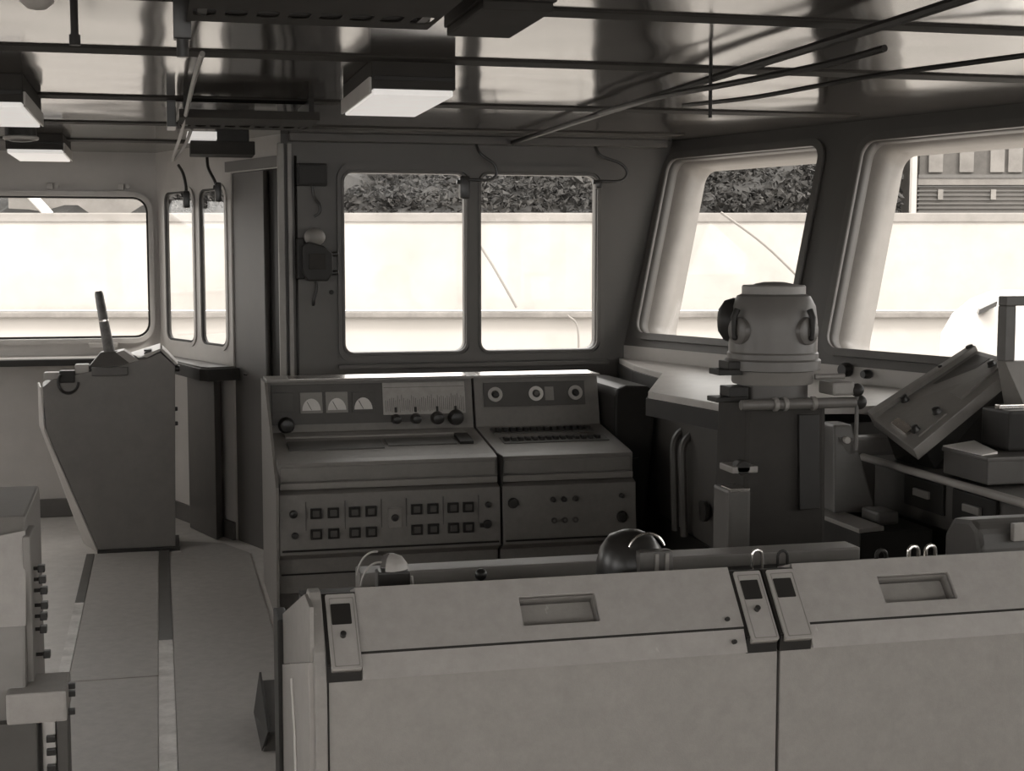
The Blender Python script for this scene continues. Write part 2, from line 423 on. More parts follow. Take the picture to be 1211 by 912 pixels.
# round lamp upper left
t = thing('ceiling_lamp', 'small round glass ceiling lamp at the top left', 'light', (-.245, 3.35, 2.1))
MB().lathe([(.05, 0), (.05, .03), (.03, .035)], (-.245, 3.35, 2.175)).build('base', 'dark', t)
MB().lathe([(0, 0), (.02, .004), (.036, .018), (.042, .04), (.04, .05)], (-.245, 3.35, 2.128)).build('globe', 'lightgrey', t)
t = MB(); t.cyl((-.175, 3.5, 2.08), (-.175, 3.5, CEIL), .009, 12); t.cyl((-.175, 3.5, 2.076), (-.175, 3.5, 2.1), .013, 12)
tag(t.build('ceiling_hook', 'dark'), 'short dark rod hanging beside the round ceiling lamp', 'hook')

# perforated cable trays
def tray(x0, x1, y0, y1, z, n, label, nm=True):
    t = thing('cable_tray', label, 'cable tray', ((x0 + x1) / 2, (y0 + y1) / 2, z), 'perforated cable trays')
    m = frame_m((x0, y1, z), (1, 0, 0), (0, -1, 0)); w = x1 - x0; d = y1 - y0
    holes = []
    for k in range(n):
        cx = w * (k + .5) / n; hw = w / n * .36
        holes.append(rrect(cx - hw, d * .18, cx + hw, d * .18 + .10, .022, 4))
    b = MB(); b.plate([(0, 0), (w, 0), (w, d), (0, d)], holes, -.002, .002, m); b.build('perforated_strip', 'matt', t)
    for ya in (y0 - .004, y1 - .002): MB().box(x0, ya, z - .002, x1, ya + .006, z + .03).build('side_rail', 'matt', t)
    for xx in (x0 + .02, x1 - .04): MB().box(xx, y0 + .02, z, xx + .02, y1 - .02, CEIL).build('hanger', 'dark', t)
    for k in range(4): MB().tube([(x0 + .01, y0 + d * (.2 + .2 * k), z + .014), (x1 - .01, y0 + d * (.2 + .2 * k), z + .014)], .011, 8).build('cable', 'black', t)
tray(.075, .625, 2.98, 3.38, 2.125, 8, 'perforated cable tray at the top edge, nearest the camera')
tray(.09, .63, 5.75, 6.25, 2.125, 9, 'perforated cable tray further back, above the door')
t = MB(); t.box(.045, 3.42, 2.09, .085, 3.47, CEIL, .003); t.cyl((.065, 3.445, 2.05), (.065, 3.445, 2.09), .014, 12)
tag(t.build('ceiling_bracket', 'black'), 'black bracket hanging at the left end of the near cable tray', 'bracket')
t = MB(); t.box(.045, 5.9, 2.10, .08, 6.1, CEIL, .003)
tag(t.build('ceiling_bracket', 'black'), 'black bracket at the left end of the far cable tray', 'bracket')

# pipes and cables along the ceiling
def pipe(name, pts, r, mt, label, cat='pipe', g='ceiling pipes'):
    tag(MB().curve(pts, r).build(name, mt), label, cat, g)
pipe('ceiling_pipe', [(1.74, 2.4, 2.165), (1.76, 3.25, 2.165), (1.77, 4.6, 2.17), (1.79, 6.0, 2.175), (1.82, 7.42, 2.18)], .013, 'dark', 'longest dark pipe running diagonally under the ceiling')
pipe('ceiling_pipe', [(1.84, 3.45, 2.13), (1.80, 3.7, 2.12), (1.74, 4.2, 2.125), (1.72, 4.9, 2.15), (1.735, 5.6, 2.165)], .010, 'dark', 'second dark pipe sagging just below the longest one')
pipe('ceiling_cable', [(2.45, 3.55, 2.16), (2.25, 3.72, 2.14), (2.12, 4.1, 2.14), (2.02, 4.7, 2.14), (1.98, 5.3, 2.17)], .008, 'dark', 'thin dark cable under the ceiling right of the two pipes', 'cable')
pipe('ceiling_pipe', [(.128, 4.05, 2.14), (.12, 4.8, 2.14), (.11, 6.5, 2.125), (.095, 7.6, 2.12), (.09, 8.35, 2.12)], .008, 'midgrey', 'thin grey pipe running back along the ceiling at left')
pipe('ceiling_pipe', [(.15, 6.3, 2.13), (.14, 7.0, 2.12), (.12, 7.7, 2.12), (.10, 8.3, 2.12)], .008, 'darkgrey', 'short second pipe beside the thin grey one at left')
tag(MB().cyl((1.755, 4.45, 2.04), (1.755, 4.45, CEIL), .006, 10).build('ceiling_hook', 'dark'), 'short dark rod hanging from the ceiling near the front windows', 'hook')

# curled leads above windows
def lead(pts, r, box, label, bm='black'):
    t = thing('window_lead', label, 'cable', box[0], 'curled window leads')
    b = MB(); (x, y, z), (w, d, h) = box
    b.box(x - w / 2, y - d / 2, z, x + w / 2, y + d / 2, z + h, .012); b.cyl((x, y, z + h * .7), (x - w * .75, y, z + h * .75), .012, 10)
    b.build('plug', bm, t)
    MB().curve(pts, r).build('cord', bm, t)
lead([(1.63, 7.44, 2.17), (1.65, 7.42, 2.12), (1.72, 7.42, 2.07), (1.735, 7.42, 2.02), (1.70, 7.42, 1.985), (1.60, 7.42, 1.985), (1.56, 7.43, 1.99)], .008, ((1.567, 7.44, 1.885), (.055, .05, .12)), 'curled dark lead over the mullion of the two centre windows')
lead([(2.28, 7.44, 2.17), (2.31, 7.42, 2.12), (2.42, 7.42, 2.08), (2.455, 7.42, 2.03), (2.42, 7.42, 1.99), (2.33, 7.42, 1.985), (2.30, 7.43, 1.99)], .008, ((2.30, 7.44, 1.945), (.04, .05, .05)), 'curled dark lead at the top right corner of the centre windows')
lead([(.125, 8.62, 2.11), (.15, 8.58, 2.06), (.165, 8.56, 1.98), (.16, 8.56, 1.94)], .009, ((.165, 8.545, 1.86), (.04, .04, .10)), 'dark lead over the mullion of the slanted windows')
lead([(.275, 8.22, 2.13), (.28, 8.18, 2.07), (.31, 8.13, 2.0), (.32, 8.12, 1.97)], .009, ((.327, 8.10, 1.88), (.035, .04, .11)), 'dark lead beside the door, right of the other slanted-window lead')

# wall devices left of the centre windows
t = thing('junction_box', 'dark square junction box high on the wall beside the door', 'box', (.77, 7.47, 1.945))
MB().box(.695, 7.44, 1.945, .85, 7.5, 2.06, .006).build('body', 'dark', t)
MB().box(.705, 7.434, 1.955, .84, 7.44, 2.05, .003).build('cover', 'dark', t)
MB().curve([(.775, 7.46, 1.945), (.785, 7.46, 1.89), (.81, 7.46, 1.85), (.81, 7.46, 1.81), (.785, 7.47, 1.79)], .007).build('cord', 'black', t)
t = thing('wall_alarm', 'dark bulky alarm device with a round bell left of the centre windows', 'alarm', (.79, 7.4, 1.43))
MB().box(.69, 7.43, 1.47, .73, 7.5, 1.68, .008).build('back_plate', 'dark', t)
MB().prism([(.715, 1.50), (.74, 1.46), (.84, 1.46), (.865, 1.50), (.865, 1.60), (.82, 1.64), (.74, 1.66), (.715, 1.64)], 'Y', 7.37, 7.5, .008).build('body', 'dark', t)
MB().prism([(.745, 1.52), (.83, 1.52), (.83, 1.60), (.745, 1.60)], 'Y', 7.362, 7.372, .003).build('cover', 'matt', t)
MB().ball((.78, 7.42, 1.685), .055, (1, .8, .85)).build('bell', 'midgrey', t)
for z in (1.595, 1.50): MB().cyl((.86, 7.42, z), (.90, 7.42, z + .004), .013, 12, .003).build('cable_gland', 'black', t)
MB().curve([(.785, 7.45, 1.47), (.79, 7.46, 1.42), (.775, 7.46, 1.36), (.775, 7.475, 1.335)], .008).build('cord', 'black', t)
tag(MB().cyl((.87, 7.485, 1.40), (.87, 7.5, 1.40), .012, 12, .002).build('wall_stud', 'dark'), 'small dark stud on the wall under the alarm device', 'stud')

# ------------------------------------------------------------------ shelves under windows
b = MB(); b.box(-2.6, 8.86, .955, 0, 9.1, .985, .006); sh1 = tag(b.build('window_shelf', 'lightgrey'), 'pale shelf under the wing window behind the lever pedestal', 'shelf', 'window shelves')
b = MB()
s0 = [(.02, 8.86), (.24, 7.92), (.37, 8.0), (.34, 8.13), (-.0, 9.09)]
b.hull([(x, y, .93) for x, y in [(.03, 8.70), (.215, 8.0), (.255, 7.95), (.40, 8.0), (.352, 8.115), (.0, 9.07)]], [(x, y, .985) for x, y in [(.03, 8.70), (.215, 8.0), (.255, 7.95), (.40, 8.0), (.352, 8.115), (.0, 9.07)]])
sh2 = tag(b.build('window_shelf', 'wall'), 'shelf with dark edge under the two narrow slanted windows', 'shelf', 'window shelves')
b = MB(); b.box(-2.6, 8.845, .94, -.01, 8.86, .978, .003); b.build('shelf_edge', 'dark', sh1)
b = MB(); b.hull([(x, y, .91) for x, y in [(.02, 8.70), (.205, 7.98), (.25, 7.925), (.42, 7.98), (.41, 8.01), (.256, 7.95), (.215, 8.0), (.035, 8.71)]], [(x, y, .975) for x, y in [(.02, 8.70), (.205, 7.98), (.25, 7.925), (.42, 7.98), (.41, 8.01), (.256, 7.95), (.215, 8.0), (.035, 8.71)]])
b.build('shelf_edge', 'dark', sh2)
# dark prism added for the shaded band of the curved wall under that shelf
b = MB(); b.hull([(.145, 8.52, .0), (.225, 8.50, .0), (.325, 8.20, .0), (.285, 8.10, .0)], [(.145, 8.52, .9), (.225, 8.50, .9), (.325, 8.20, .9), (.285, 8.10, .9)], .01)
tag(b.build('locker', 'darkgrey'), 'tall narrow dark block added for the shaded wall band under the slanted windows', 'locker')
tag(MB().box(-.42, 9.04, 1.03, -.25, 9.1, 1.06, .004).build('window_catch', 'frame_light'), 'pale catch under the wing window left of the lever', 'catch')
for x, l in ((-.62, 'left of the two small bolts above the wing window'), (-.21, 'right of the two small bolts above the wing window')):
    b = MB(); b.box(x - .018, 9.06, 1.985, x + .018, 9.1, 2.02, .004); b.cyl((x + .04, 9.06, 2.005), (x + .04, 9.1, 2.005), .012, 10)
    tag(b.build('wall_bolt', 'frame_light'), l, 'bolt', 'bolts above the wing window')

# broad shelf under the raked front windows
a0, a1 = V((2.47, 7.5, 0)), V((2.47, 7.5, 0)) + U * 2.9
i0, i1 = V((2.02, 6.95, 0)), V((1.96, 7.45, 0))
pts = [(2.44, 7.49), (2.36, 7.0), (2.335, 6.5), (1.965, 5.64), (2.09, 4.97), (2.56, 4.90), (3.20, 4.97), (2.465, 7.49)]
MBs = MB(); MBs.hull([(x, y, 1.0) for x, y in pts], [(x, y, 1.03) for x, y in pts], .004)
t = tag(MBs.build('chart_shelf', 'frame_light'), 'broad pale shelf under the raked front windows', 'shelf')
e = pts[:5]
b = MB(); lo = [(x, y) for x, y in e] + [(x + .03, y + .01) for x, y in e[::-1]]
b.hull([(x - .01, y, .93) for x, y in lo], [(x - .01, y, 1.0) for x, y in lo]); b.build('front_edge', 'dark', t)
# locker bodies under it
b = MB(); b.hull([(2.36, 7.4, .0), (2.36, 6.6, 0), (2.27, 5.2, .0), (2.9, 5.2, .0), (2.46, 7.4, .0)], [(2.36, 7.4, .93), (2.34, 6.6, .93), (2.22, 5.2, .93), (2.9, 5.2, .93), (2.44, 7.4, .93)])
t = tag(b.build('shelf_locker', 'wall_dark'), 'grey locker bank below the shelf of the front windows', 'locker')
b = MB(); b.hull([(2.25, 5.2, .02), (2.28, 5.2, .02), (2.37, 6.6, .02), (2.34, 6.6, .02)], [(2.24, 5.2, .34), (2.28, 5.2, .34), (2.37, 6.6, .34), (2.33, 6.6, .34)]); b.build('plinth', 'dark', t)
for k, (x, y) in enumerate(((2.29, 5.98), (2.30, 6.12))):
    MB().curve([(x - .03, y, .34), (x - .04, y, .6), (x - .03, y + .02, .75), (x + .06, y + .06, .82)], .018).build('pipe', 'darkgrey', t)
for y, z in ((5.55, .55), (5.72, .50)):
    MB().lathe([(0, .0), (.03, .0), (.045, .012), (.045, .03), (.02, .034), (0, .034)], (2.27, y, z), (-1, 0, 0)).build('hand_wheel', 'black', t)

# ------------------------------------------------------------------ far instrument console
def knob(x, y, z, r, l, d=(0, -1, 0)):
    q = V((x, y, z)) + V(d).normalized() * l
    b = MB(); b.lathe([(0, 0), (r, 0), (r * 1.02, l * .25), (r * .82, l * .5), (r * .78, l * .95), (r * .6, l), (0, l)], (x, y, z), d, 20); return b
def far_console(x0, x1, name_label):
    t = thing('instrument_console', name_label, 'console', ((x0 + x1) / 2, 6.6, 0), 'far instrument consoles')
    # profile in (y, z): rear cabinet, sloping desk, overhanging lip, front panel, base
    prof = [(6.98, 0), (6.98, 1.0), (6.80, 1.0), (6.74, .765), (6.28, .70), (6.235, .69), (6.235, .60), (6.27, .585), (6.19, .56), (6.17, .30), (6.23, .27), (6.23, .12), (6.32, .10), (6.32, 0)]
    MB().prism(prof, 'X', x0, x1, .003).build('cabinet', 'console', t)
    b = MB(); b.box(x0 + .012, 6.225, .612, x1 - .012, 6.24, .675, .004); b.build('lip_panel', 'console', t)
    b = MB(); b.box(x0 + .006, 6.21, .578, x1 - .006, 6.24, .607, .004); b.build('lip_rail', 'console_hi', t)
    b = MB(); b.box(x0 - .004, 6.76, 1.0, x1 + .004, 6.99, 1.012, .003); b.build('top_cap', 'console_hi', t)
    xa = x0 + .10 if x0 < 1 else x0 + .02; b = MB(); b.hull([(xa, 6.763, 1.0), (x1 - .03, 6.763, 1.0), (x1 - .03, 6.86, 1.0), (xa, 6.86, 1.0)], [(xa, 6.763, 1.014), (x1 - .03, 6.763, 1.014), (x1 - .03, 6.86, 1.022), (xa, 6.86, 1.022)]); b.build('bright_strip', 'chrome', t, label='bright polished strip')
    b = MB()
    b.box(x0 + .01, 6.162, .315, x1 - .01, 6.172, .322)
    b.box(x0 + .01, 6.222, .2, x1 - .01, 6.231, .206)
    b.build('seam', 'seam', t)
    return t
fy = lambda z: 6.74 + (z - .765) / (1.0 - .765) * .06          # upper panel face
py_ = lambda z: 6.17 + (z - .30) / .26 * .02                   # front panel face
dz = lambda y: .70 + (y - 6.28) / .46 * .065                   # desk height
def on_upper(b_, x0, z0, x1, z1, th, bev=.002):
    e = .003
    b_.hull([(x0, fy(z0) - th, z0), (x1, fy(z0) - th, z0), (x1, fy(z1) - th, z1), (x0, fy(z1) - th, z1)], [(x0, fy(z0) + e, z0), (x1, fy(z0) + e, z0), (x1, fy(z1) + e, z1), (x0, fy(z1) + e, z1)], bev)
    return b_
t1 = far_console(.482, 1.462, 'far instrument console with three half-round meters and a printed scale')
on_upper(MB(), .50, .80, 1.20, .985, .006).build('instrument_panel', 'console_dk', t1)
for i, x in enumerate((.685, .805, .93)):
    on_upper(MB(), x - .052, .852, x + .052, .948, .014).build('meter', 'midgrey' if i < 2 else 'console_dk', t1)
    mt = [o for o in bpy.data.objects if o.parent == t1][-1]
    b = MB(); q = [(x + .043 * math.cos(math.radians(a)), .865 + .055 * math.sin(math.radians(a))) for a in range(0, 181, 15)]
    b.hull([(px, fy(pz) - .016, pz) for px, pz in q], [(px, fy(pz) - .012, pz) for px, pz in q]); b.build('dial_face', 'dial', mt)
    b = MB(); b.tube([(x, fy(.867) - .018, .867), (x - .02, fy(.905) - .018, .905)], .0012, 5); b.build('needle', 'black', mt)
on_upper(MB(), .50, .86, .60, .95, .012).build('meter', 'darkgrey', t1)
# printed scale card with ruled columns
on_upper(MB(), 1.025, .835, 1.425, .985, .012).build('scale_card', 'scale', t1)
card = [o for o in bpy.data.objects if o.parent == t1][-1]
b = MB()
for k in range(40):
    x = 1.037 + k * .00965; lo = .845 + .012 * random.random(); hi = .90 + .03 * random.random()
    on_upper(b, x, lo, x + .0018, hi, .0128, 0)
on_upper(b, 1.03, .962, 1.42, .9635, .0128, 0); b.build('ruled_lines', 'ink', card)
for x, r in ((1.085, .024), (1.18, .026), (1.285, .032), (1.375, .038)):
    knob(x, fy(.82) + .002, .815, r, .06).build('knob', 'black', t1)
    on_upper(MB(), x - .006, .845, x + .006, .87, .016).build('pointer', 'black', t1)
knob(.565, fy(.80), .80, .038, .05).build('knob', 'black', t1)
# desk rows of keys
def desk_strip(x0, x1, y0, y1, mt, t, nm, th=.006):
    b = MB(); b.hull([(x0, y0, dz(y0) - .003), (x1, y0, dz(y0) - .003), (x1, y1, dz(y1) - .003), (x0, y1, dz(y1) - .003)], [(x0, y0, dz(y0) + th), (x1, y0, dz(y0) + th), (x1, y1, dz(y1) + th), (x0, y1, dz(y1) + th)], .002)
    return b.build(nm, mt, t)
desk_strip(.55, .98, 6.42, 6.56, 'console_dk', t1, 'key_strip'); desk_strip(1.0, 1.32, 6.45, 6.57, 'console_dk', t1, 'key_strip'); desk_strip(1.335, 1.40, 6.45, 6.60, 'dark', t1, 'key_block', .014)
desk_strip(.55, 1.40, 6.63, 6.69, 'console_hi', t1, 'desk_ridge', .008)
# push buttons on the front panel
def buttons(t, xs, zs, sx, sz):
    for x in xs:
        for z in zs:
            y = py_(z)
            fr = MB().box(x - sx / 2, y - .012, z - sz / 2, x + sx / 2, y + .003, z + sz / 2, .003).build('push_button', 'dark', t)
            MB().box(x - sx * .3, y - .0165, z - sz * .3, x + sx * .3, y - .011, z + sz * .3, .003).build('button_cap', 'darkgrey', fr)
for k, (z1_, z2_) in enumerate(((.478, .388), (.470, .392))): pass
buttons(t1, (.640, .715, .808, .880, 1.082, 1.155, 1.246, 1.315), (.478, .388), .05, .046)
for x, z, r in ((.543, .478, .018), (.548, .385, .015), (1.405, .485, .013), (1.40, .398, .02)):
    knob(x, py_(z), z, r, .022).build('knob', 'black', t1)
MB().box(1.365, py_(.398) - .012, .386, 1.40, py_(.398) + .002, .404, .003).build('toggle', 'black', t1)
MB().box(.955, py_(.44) - .006, .40, 1.015, py_(.44) + .003, .49, .002).build('key_plate', 'console_hi', t1)
knob(.985, py_(.45) - .005, .445, .016, .018).build('key_switch', 'black', t1)
b = MB()
for x in (.595, .765, .925, 1.035, 1.20, 1.36): b.box(x, py_(.43) - .002, .345, x + .003, py_(.43) + .006, .53)
b.build('panel_groove', 'console_dk', t1)

t2 = far_console(1.474, 2.10, 'far instrument console with three round dials on a dark panel')
on_upper(MB(), 1.52, .86, 2.03, .975, .008).build('dial_panel', 'console_dk', t2)
for i, x in enumerate((1.575, 1.78, 1.98)):
    z = .918; y = fy(z) - .008; r = .036
    ring = MB().lathe([(r * .55, 0), (r, 0), (r, .008), (r * .55, .010)], (x, y, z), (0, -1, .25), 28).build('round_dial', 'dial' if i == 1 else 'lightgrey', t2)
    MB().lathe([(0, 0), (r * .42, 0), (r * .36, .018), (0, .02)], (x, y, z), (0, -1, .25), 20).build('dial_knob', 'darkgrey' if i == 1 else 'black', ring)
on_upper(MB(), 1.825, .885, 1.87, .95, .012).build('name_plate', 'midgrey', t2)
desk_strip(1.53, 2.03, 6.60, 6.69, 'console_dk', t2, 'key_strip'); desk_strip(1.54, 2.05, 6.43, 6.53, 'console_dk', t2, 'key_strip')
for n, (y0_, y1_) in enumerate(((6.62, 6.67), (6.455, 6.505))):
    for k in range(14):
        x = 1.55 + k * .034; MB().box(x, y0_, dz(y0_) + .004, x + .022, y1_, dz(y1_) + .014, .003).build('key', 'dark', t2)
for x, z, r in ((1.52, .487, .024), (1.706, .495, .013), (1.757, .495, .013), (1.81, .495, .013), (2.03, .50, .012), (2.03, .405, .026)):
    knob(x, py_(z), z, r, .022).build('knob', 'black', t2)
for x in (1.71, 1.76, 1.81):
    MB().lathe([(.006, 0), (.014, 0), (.014, .006), (.006, .006)], (x, py_(.40), .40), (0, -1, 0), 16).build('indicator', 'darkgrey', t2)
MB().box(1.470, 6.2, .3, 1.477, 6.76, .70).build('divider_strip', 'seam', t2)

# side wing plate at the left end of the console
t = MB(); t.hull([(.468, 7.0, 0), (.468, 6.2, 0), (.468, 6.15, .60), (.468, 6.75, 1.0), (.468, 7.0, 1.0)], [(.480, 7.0, 0), (.480, 6.2, 0), (.480, 6.15, .60), (.480, 6.75, 1.0), (.480, 7.0, 1.0)])
t.build('end_plate', 'console', t1)

# rounded dark cabinet right of the consoles
t = thing('round_cabinet', 'tall dark cabinet with rounded top right of the far consoles', 'cabinet', (2.18, 6.75, 0))
MB().prism([(2.115, 0), (2.115, .92), (2.13, .955), (2.17, .97), (2.28, .965), (2.315, .94), (2.325, .90), (2.25, 0)], 'Y', 6.55, 7.2, .012).build('body', 'dark', t)
MB().prism([(2.13, .05), (2.13, .60), (2.235, .62), (2.225, .05)], 'Y', 6.535, 6.552, .004).build('door', 'dark', t)
MB().box(2.20, 6.522, .40, 2.212, 6.54, .47, .002).build('handle', 'darkgrey', t)

# ------------------------------------------------------------------ pedestal with lever, left
t = thing('lever_pedestal', 'grey tapering control pedestal with upright lever by the wing window', 'control pedestal', (-.25, 8.05, 0))
prof = [(-.338, 0), (-.592, .667), (-.606, .90), (-.55, .94), (-.33, .985), (-.29, .985), (-.06, 1.045), (.0, 1.075), (.075, 1.0), (.057, 0)]
front = [(x, 7.9, z) for x, z in prof]
back = [(x - ((.015 + .06 * (1 - z)) if x < -.3 else 0), 8.2, z) for x, z in prof]
MB().hull(front, back, .004).build('body', 'ped', t)
sp = [(-.342, .0), (-.598, .665), (-.612, .90)]
b = MB(); b.hull([(x, 7.905, z) for x, z in sp] + [(x - .006, 7.905, z) for x, z in sp[::-1]], [(x - .025 - .06 * (1 - z), 8.2, z) for x, z in sp] + [(x - .035 - .06 * (1 - z), 8.2, z) for x, z in sp[::-1]])
b.build('side_panel', 'ped_hi', t, label='pale side panel')
b = MB(); b.hull([(-.07, 7.905, 1.047), (.0, 7.905, 1.08), (.0, 7.905, 1.094), (-.10, 7.905, 1.055)], [(-.07, 8.2, 1.05), (.0, 8.2, 1.08), (.0, 8.2, 1.105), (-.18, 8.2, 1.05)])
b.build('lid', 'lightgrey', t, label='pale lid')
b = MB(); b.hull([(.002, 7.903, 1.082), (.078, 7.903, 1.004), (.090, 7.903, 1.010), (.010, 7.903, 1.096)], [(.002, 8.2, 1.08), (.078, 8.2, 1.0), (.090, 8.2, 1.01), (.010, 8.2, 1.096)]); b.build('lid_flap', 'ped_hi', t)
for dx in (0, .016): MB().box(-.085, 7.93 + 0, 1.062 + dx, -.045, 8.03, 1.072 + dx, .002).build('hinge_clip', 'black', t)
# lever housing: truncated wedge
b = MB(); b.hull([(-.385, 7.93, .985), (-.155, 7.93, 1.01), (-.155, 8.12, 1.01), (-.385, 8.12, .985)], [(-.31, 7.97, 1.075), (-.225, 7.97, 1.08), (-.225, 8.06, 1.08), (-.31, 8.06, 1.075)], .006); hs = b.build('lever_housing', 'darkgrey', t)
b = MB(); b.hull([(-.23, 7.925, 1.075), (-.15, 7.925, 1.008), (-.10, 7.94, 1.02), (-.19, 7.95, 1.085)], [(-.23, 8.1, 1.078), (-.15, 8.12, 1.012), (-.10, 8.12, 1.02), (-.19, 8.1, 1.085)]); b.build('housing_cheek', 'lightgrey', hs)
MB().box(-.355, 7.875, .955, -.17, 7.93, 1.0, .004).build('front_bracket', 'darkgrey', t)
lv = MB(); lv.tube([(-.262, 8.0, 1.05), (-.285, 8.0, 1.20), (-.312, 8.0, 1.385), (-.314, 8.0, 1.40)], [.030, .027, .023, .018], 14); lv = lv.build('lever', 'lever', t)
MB().tube([(-.290, 8.0, 1.238), (-.2915, 8.0, 1.248)], .0275, 14).build('lever_band', 'chrome', lv)
# clutter at the left of its top
MB().box(-.60, 7.92, .935, -.52, 8.0, .975, .008).build('switch_block', 'ped_hi', t); MB().box(-.44, 7.91, .965, -.37, 8.0, 1.015, .006).build('switch_block', 'ped_hi', t)
b = MB(); b.box(-.52, 7.89, .92, -.44, 7.96, .985, .008); b.build('switch_box', 'dark', t)
b = MB(); c0 = V((-.475, 7.888, .925)); b.tube([c0 + V((math.cos(a) * .05, -.008, math.sin(a) * .058)) for a in [math.radians(k * 15) for k in range(9, 25)]], .008, 8); b.build('ring_handle', 'black', t)
b = MB(); b.cyl((.07, 7.98, .98), (.10, 7.98, .98), .018, 12, .003); b.build('side_knob', 'black', t)
for z in (.76, .68): MB().cyl((.06, 7.98, z), (.085, 7.98, z), .012, 12, .003).build('side_bolt', 'black', t)
MB().box(-.35, 7.87, 0, .08, 8.22, .02, .004).build('base_plate', 'dark', t)
# small box behind it
# ------------------------------------------------------------------ near desk
def desk(x0, x1, label, left_end):
    t = thing('control_desk', label, 'control desk', ((x0 + x1) / 2, 2.8, 0), 'near control desks')
    # handle recess positions are cut in the lid
    # body below the lid
    prof = [(2.515, 0), (2.515, .842), (2.64, .93), (3.15, .78), (3.15, 0)]
    MB().prism(prof, 'X', x0 + (.018 if left_end else .002), x1 - .002, .003).build('cabinet', 'desk', t)
    return t
def lid(t, x0, x1, hx0, hx1, mod_x, mt='desk_hi'):
    """two folded strips of the lid: upper strip with a recessed handle, lower strip; notches for the latches"""
    up0, up1 = V((0, 2.605, .985)), V((0, 2.52, .888))       # ridge to fold
    lo1 = V((0, 2.498, .842))
    Lu = (up1 - up0).length
    m = frame_m((0, up1.y, up1.z), (1, 0, 0), up0 - up1)     # x right, y up the slope, n outwards(-y,+z?)
    a, c = mod_x
    m2 = m
    hole = rrect(hx0, .030, hx1, .092, .004, 3)
    # outer contour leaves out the latch slot at one side
    b = MB(); b.plate([(a, 0), (c, 0), (c, Lu), (a, Lu)], [hole], -.012, 0, m2); up = b.build('lid_upper', mt, t)
    # recess pocket
    b = MB(); b.plate([(hx0 - .004, .026), (hx1 + .004, .026), (hx1 + .004, .096), (hx0 - .004, .096)], [], -.045, -.04, m2); b.build('handle_recess', 'desk', up)
    b = MB(); b.plate([(hx0 - .004, .026), (hx1 + .004, .026), (hx1 + .004, .096), (hx0 - .004, .096)], [rrect(hx0, .030, hx1, .092, .004, 3)], -.045, -.011, m2); b.build('recess_wall', 'console', up)
    b = MB()
    for x in ((a, c),):
        b.hull([(a, up1.y, up1.z - .003), (c, up1.y, up1.z - .003), (c, lo1.y, lo1.z), (a, lo1.y, lo1.z)], [(a, up1.y + .02, up1.z - .003), (c, up1.y + .02, up1.z - .003), (c, lo1.y + .02, lo1.z), (a, lo1.y + .02, lo1.z)], .001)
    b.build('lid_lower', mt, t)
    b = MB(); b.box(a, up1.y - .0015, up1.z - .0048, c, up1.y + .02, up1.z - .0005); b.build('fold_seam', 'seam', t)
    # flat top behind the ridge
    b = MB(); b.hull([(a, 2.605, .985), (c, 2.605, .985), (c, 2.67, .965), (a, 2.67, .965)], [(a, 2.61, .95), (c, 2.61, .95), (c, 2.67, .95), (a, 2.67, .95)]); b.build('lid_back_edge', mt, t)
def latch(t, x0, x1, kn=True):
    # latch module: dark slot, pale plate, dark window, knob
    d0, d1 = V((0, 2.600, .988)), V((0, 2.492, .868))
    m = frame_m((0, d1.y, d1.z), (1, 0, 0), d0 - d1); L_ = (d0 - d1).length
    sa, sb = x0 - .007, x1
    b = MB(); b.hull([(sa, 2.60, .978), (sb, 2.60, .978), (sb, 2.504, .868), (sa, 2.504, .868)], [(sa, 2.64, .97), (sb, 2.64, .97), (sb, 2.54, .85), (sa, 2.54, .85)])
    b.hull([(sa, 2.505, .872), (sb, 2.505, .872), (sb, 2.508, .838), (sa, 2.508, .838)], [(sa, 2.53, .872), (sb, 2.53, .872), (sb, 2.53, .838), (sa, 2.53, .838)]); sl = b.build('latch_slot', 'dark', t)
    b = MB(); b.plate(rrect(x0, 0, x1 - .0005, L_ - .012, .003, 2), [], -.018, -.002, m); lt = b.build('latch', 'desk_end', t)
    w = x1 - x0
    b = MB(); b.plate(rrect(x0 + w * .14, L_ * .54, x1 - w * .2, L_ * .80, .002, 2), [], -.004, -.0012, m); b.build('latch_window', 'dark', lt)
    b = MB(); b.plate(rrect(x0 + .006, .004, x1 - .004, L_ - .020, .002, 2), [rrect(x0 + .0075, .0055, x1 - .0055, L_ - .0215, .002, 2)], -.003, -.0012, m); b.build('latch_border', 'midgrey', lt)
    if kn:
        p = m @ V(((x0 + x1) / 2 - .002, L_ * .40, -.004)); q = m @ V(((x0 + x1) / 2 - .002, L_ * .40, .008))
        MB().cyl(p, q, .0055, 14, .001).build('latch_knob', 'black', lt)
    return lt
d1 = desk(.254, 1.146, 'near grey control desk on the left of the seam, with recessed handle and side end', True)
lid(d1, .254, 1.146, .645, .795, (.339, 1.0755))
latch(d1, .283, .338, True); latch(d1, 1.083, 1.139, True)
d2 = desk(1.148, 2.05, 'near grey control desk on the right of the seam, with recessed handle', False)
lid(d2, 1.148, 2.05, 1.385, 1.545, (1.211, 2.05))
latch(d2, 1.152, 1.210, False)
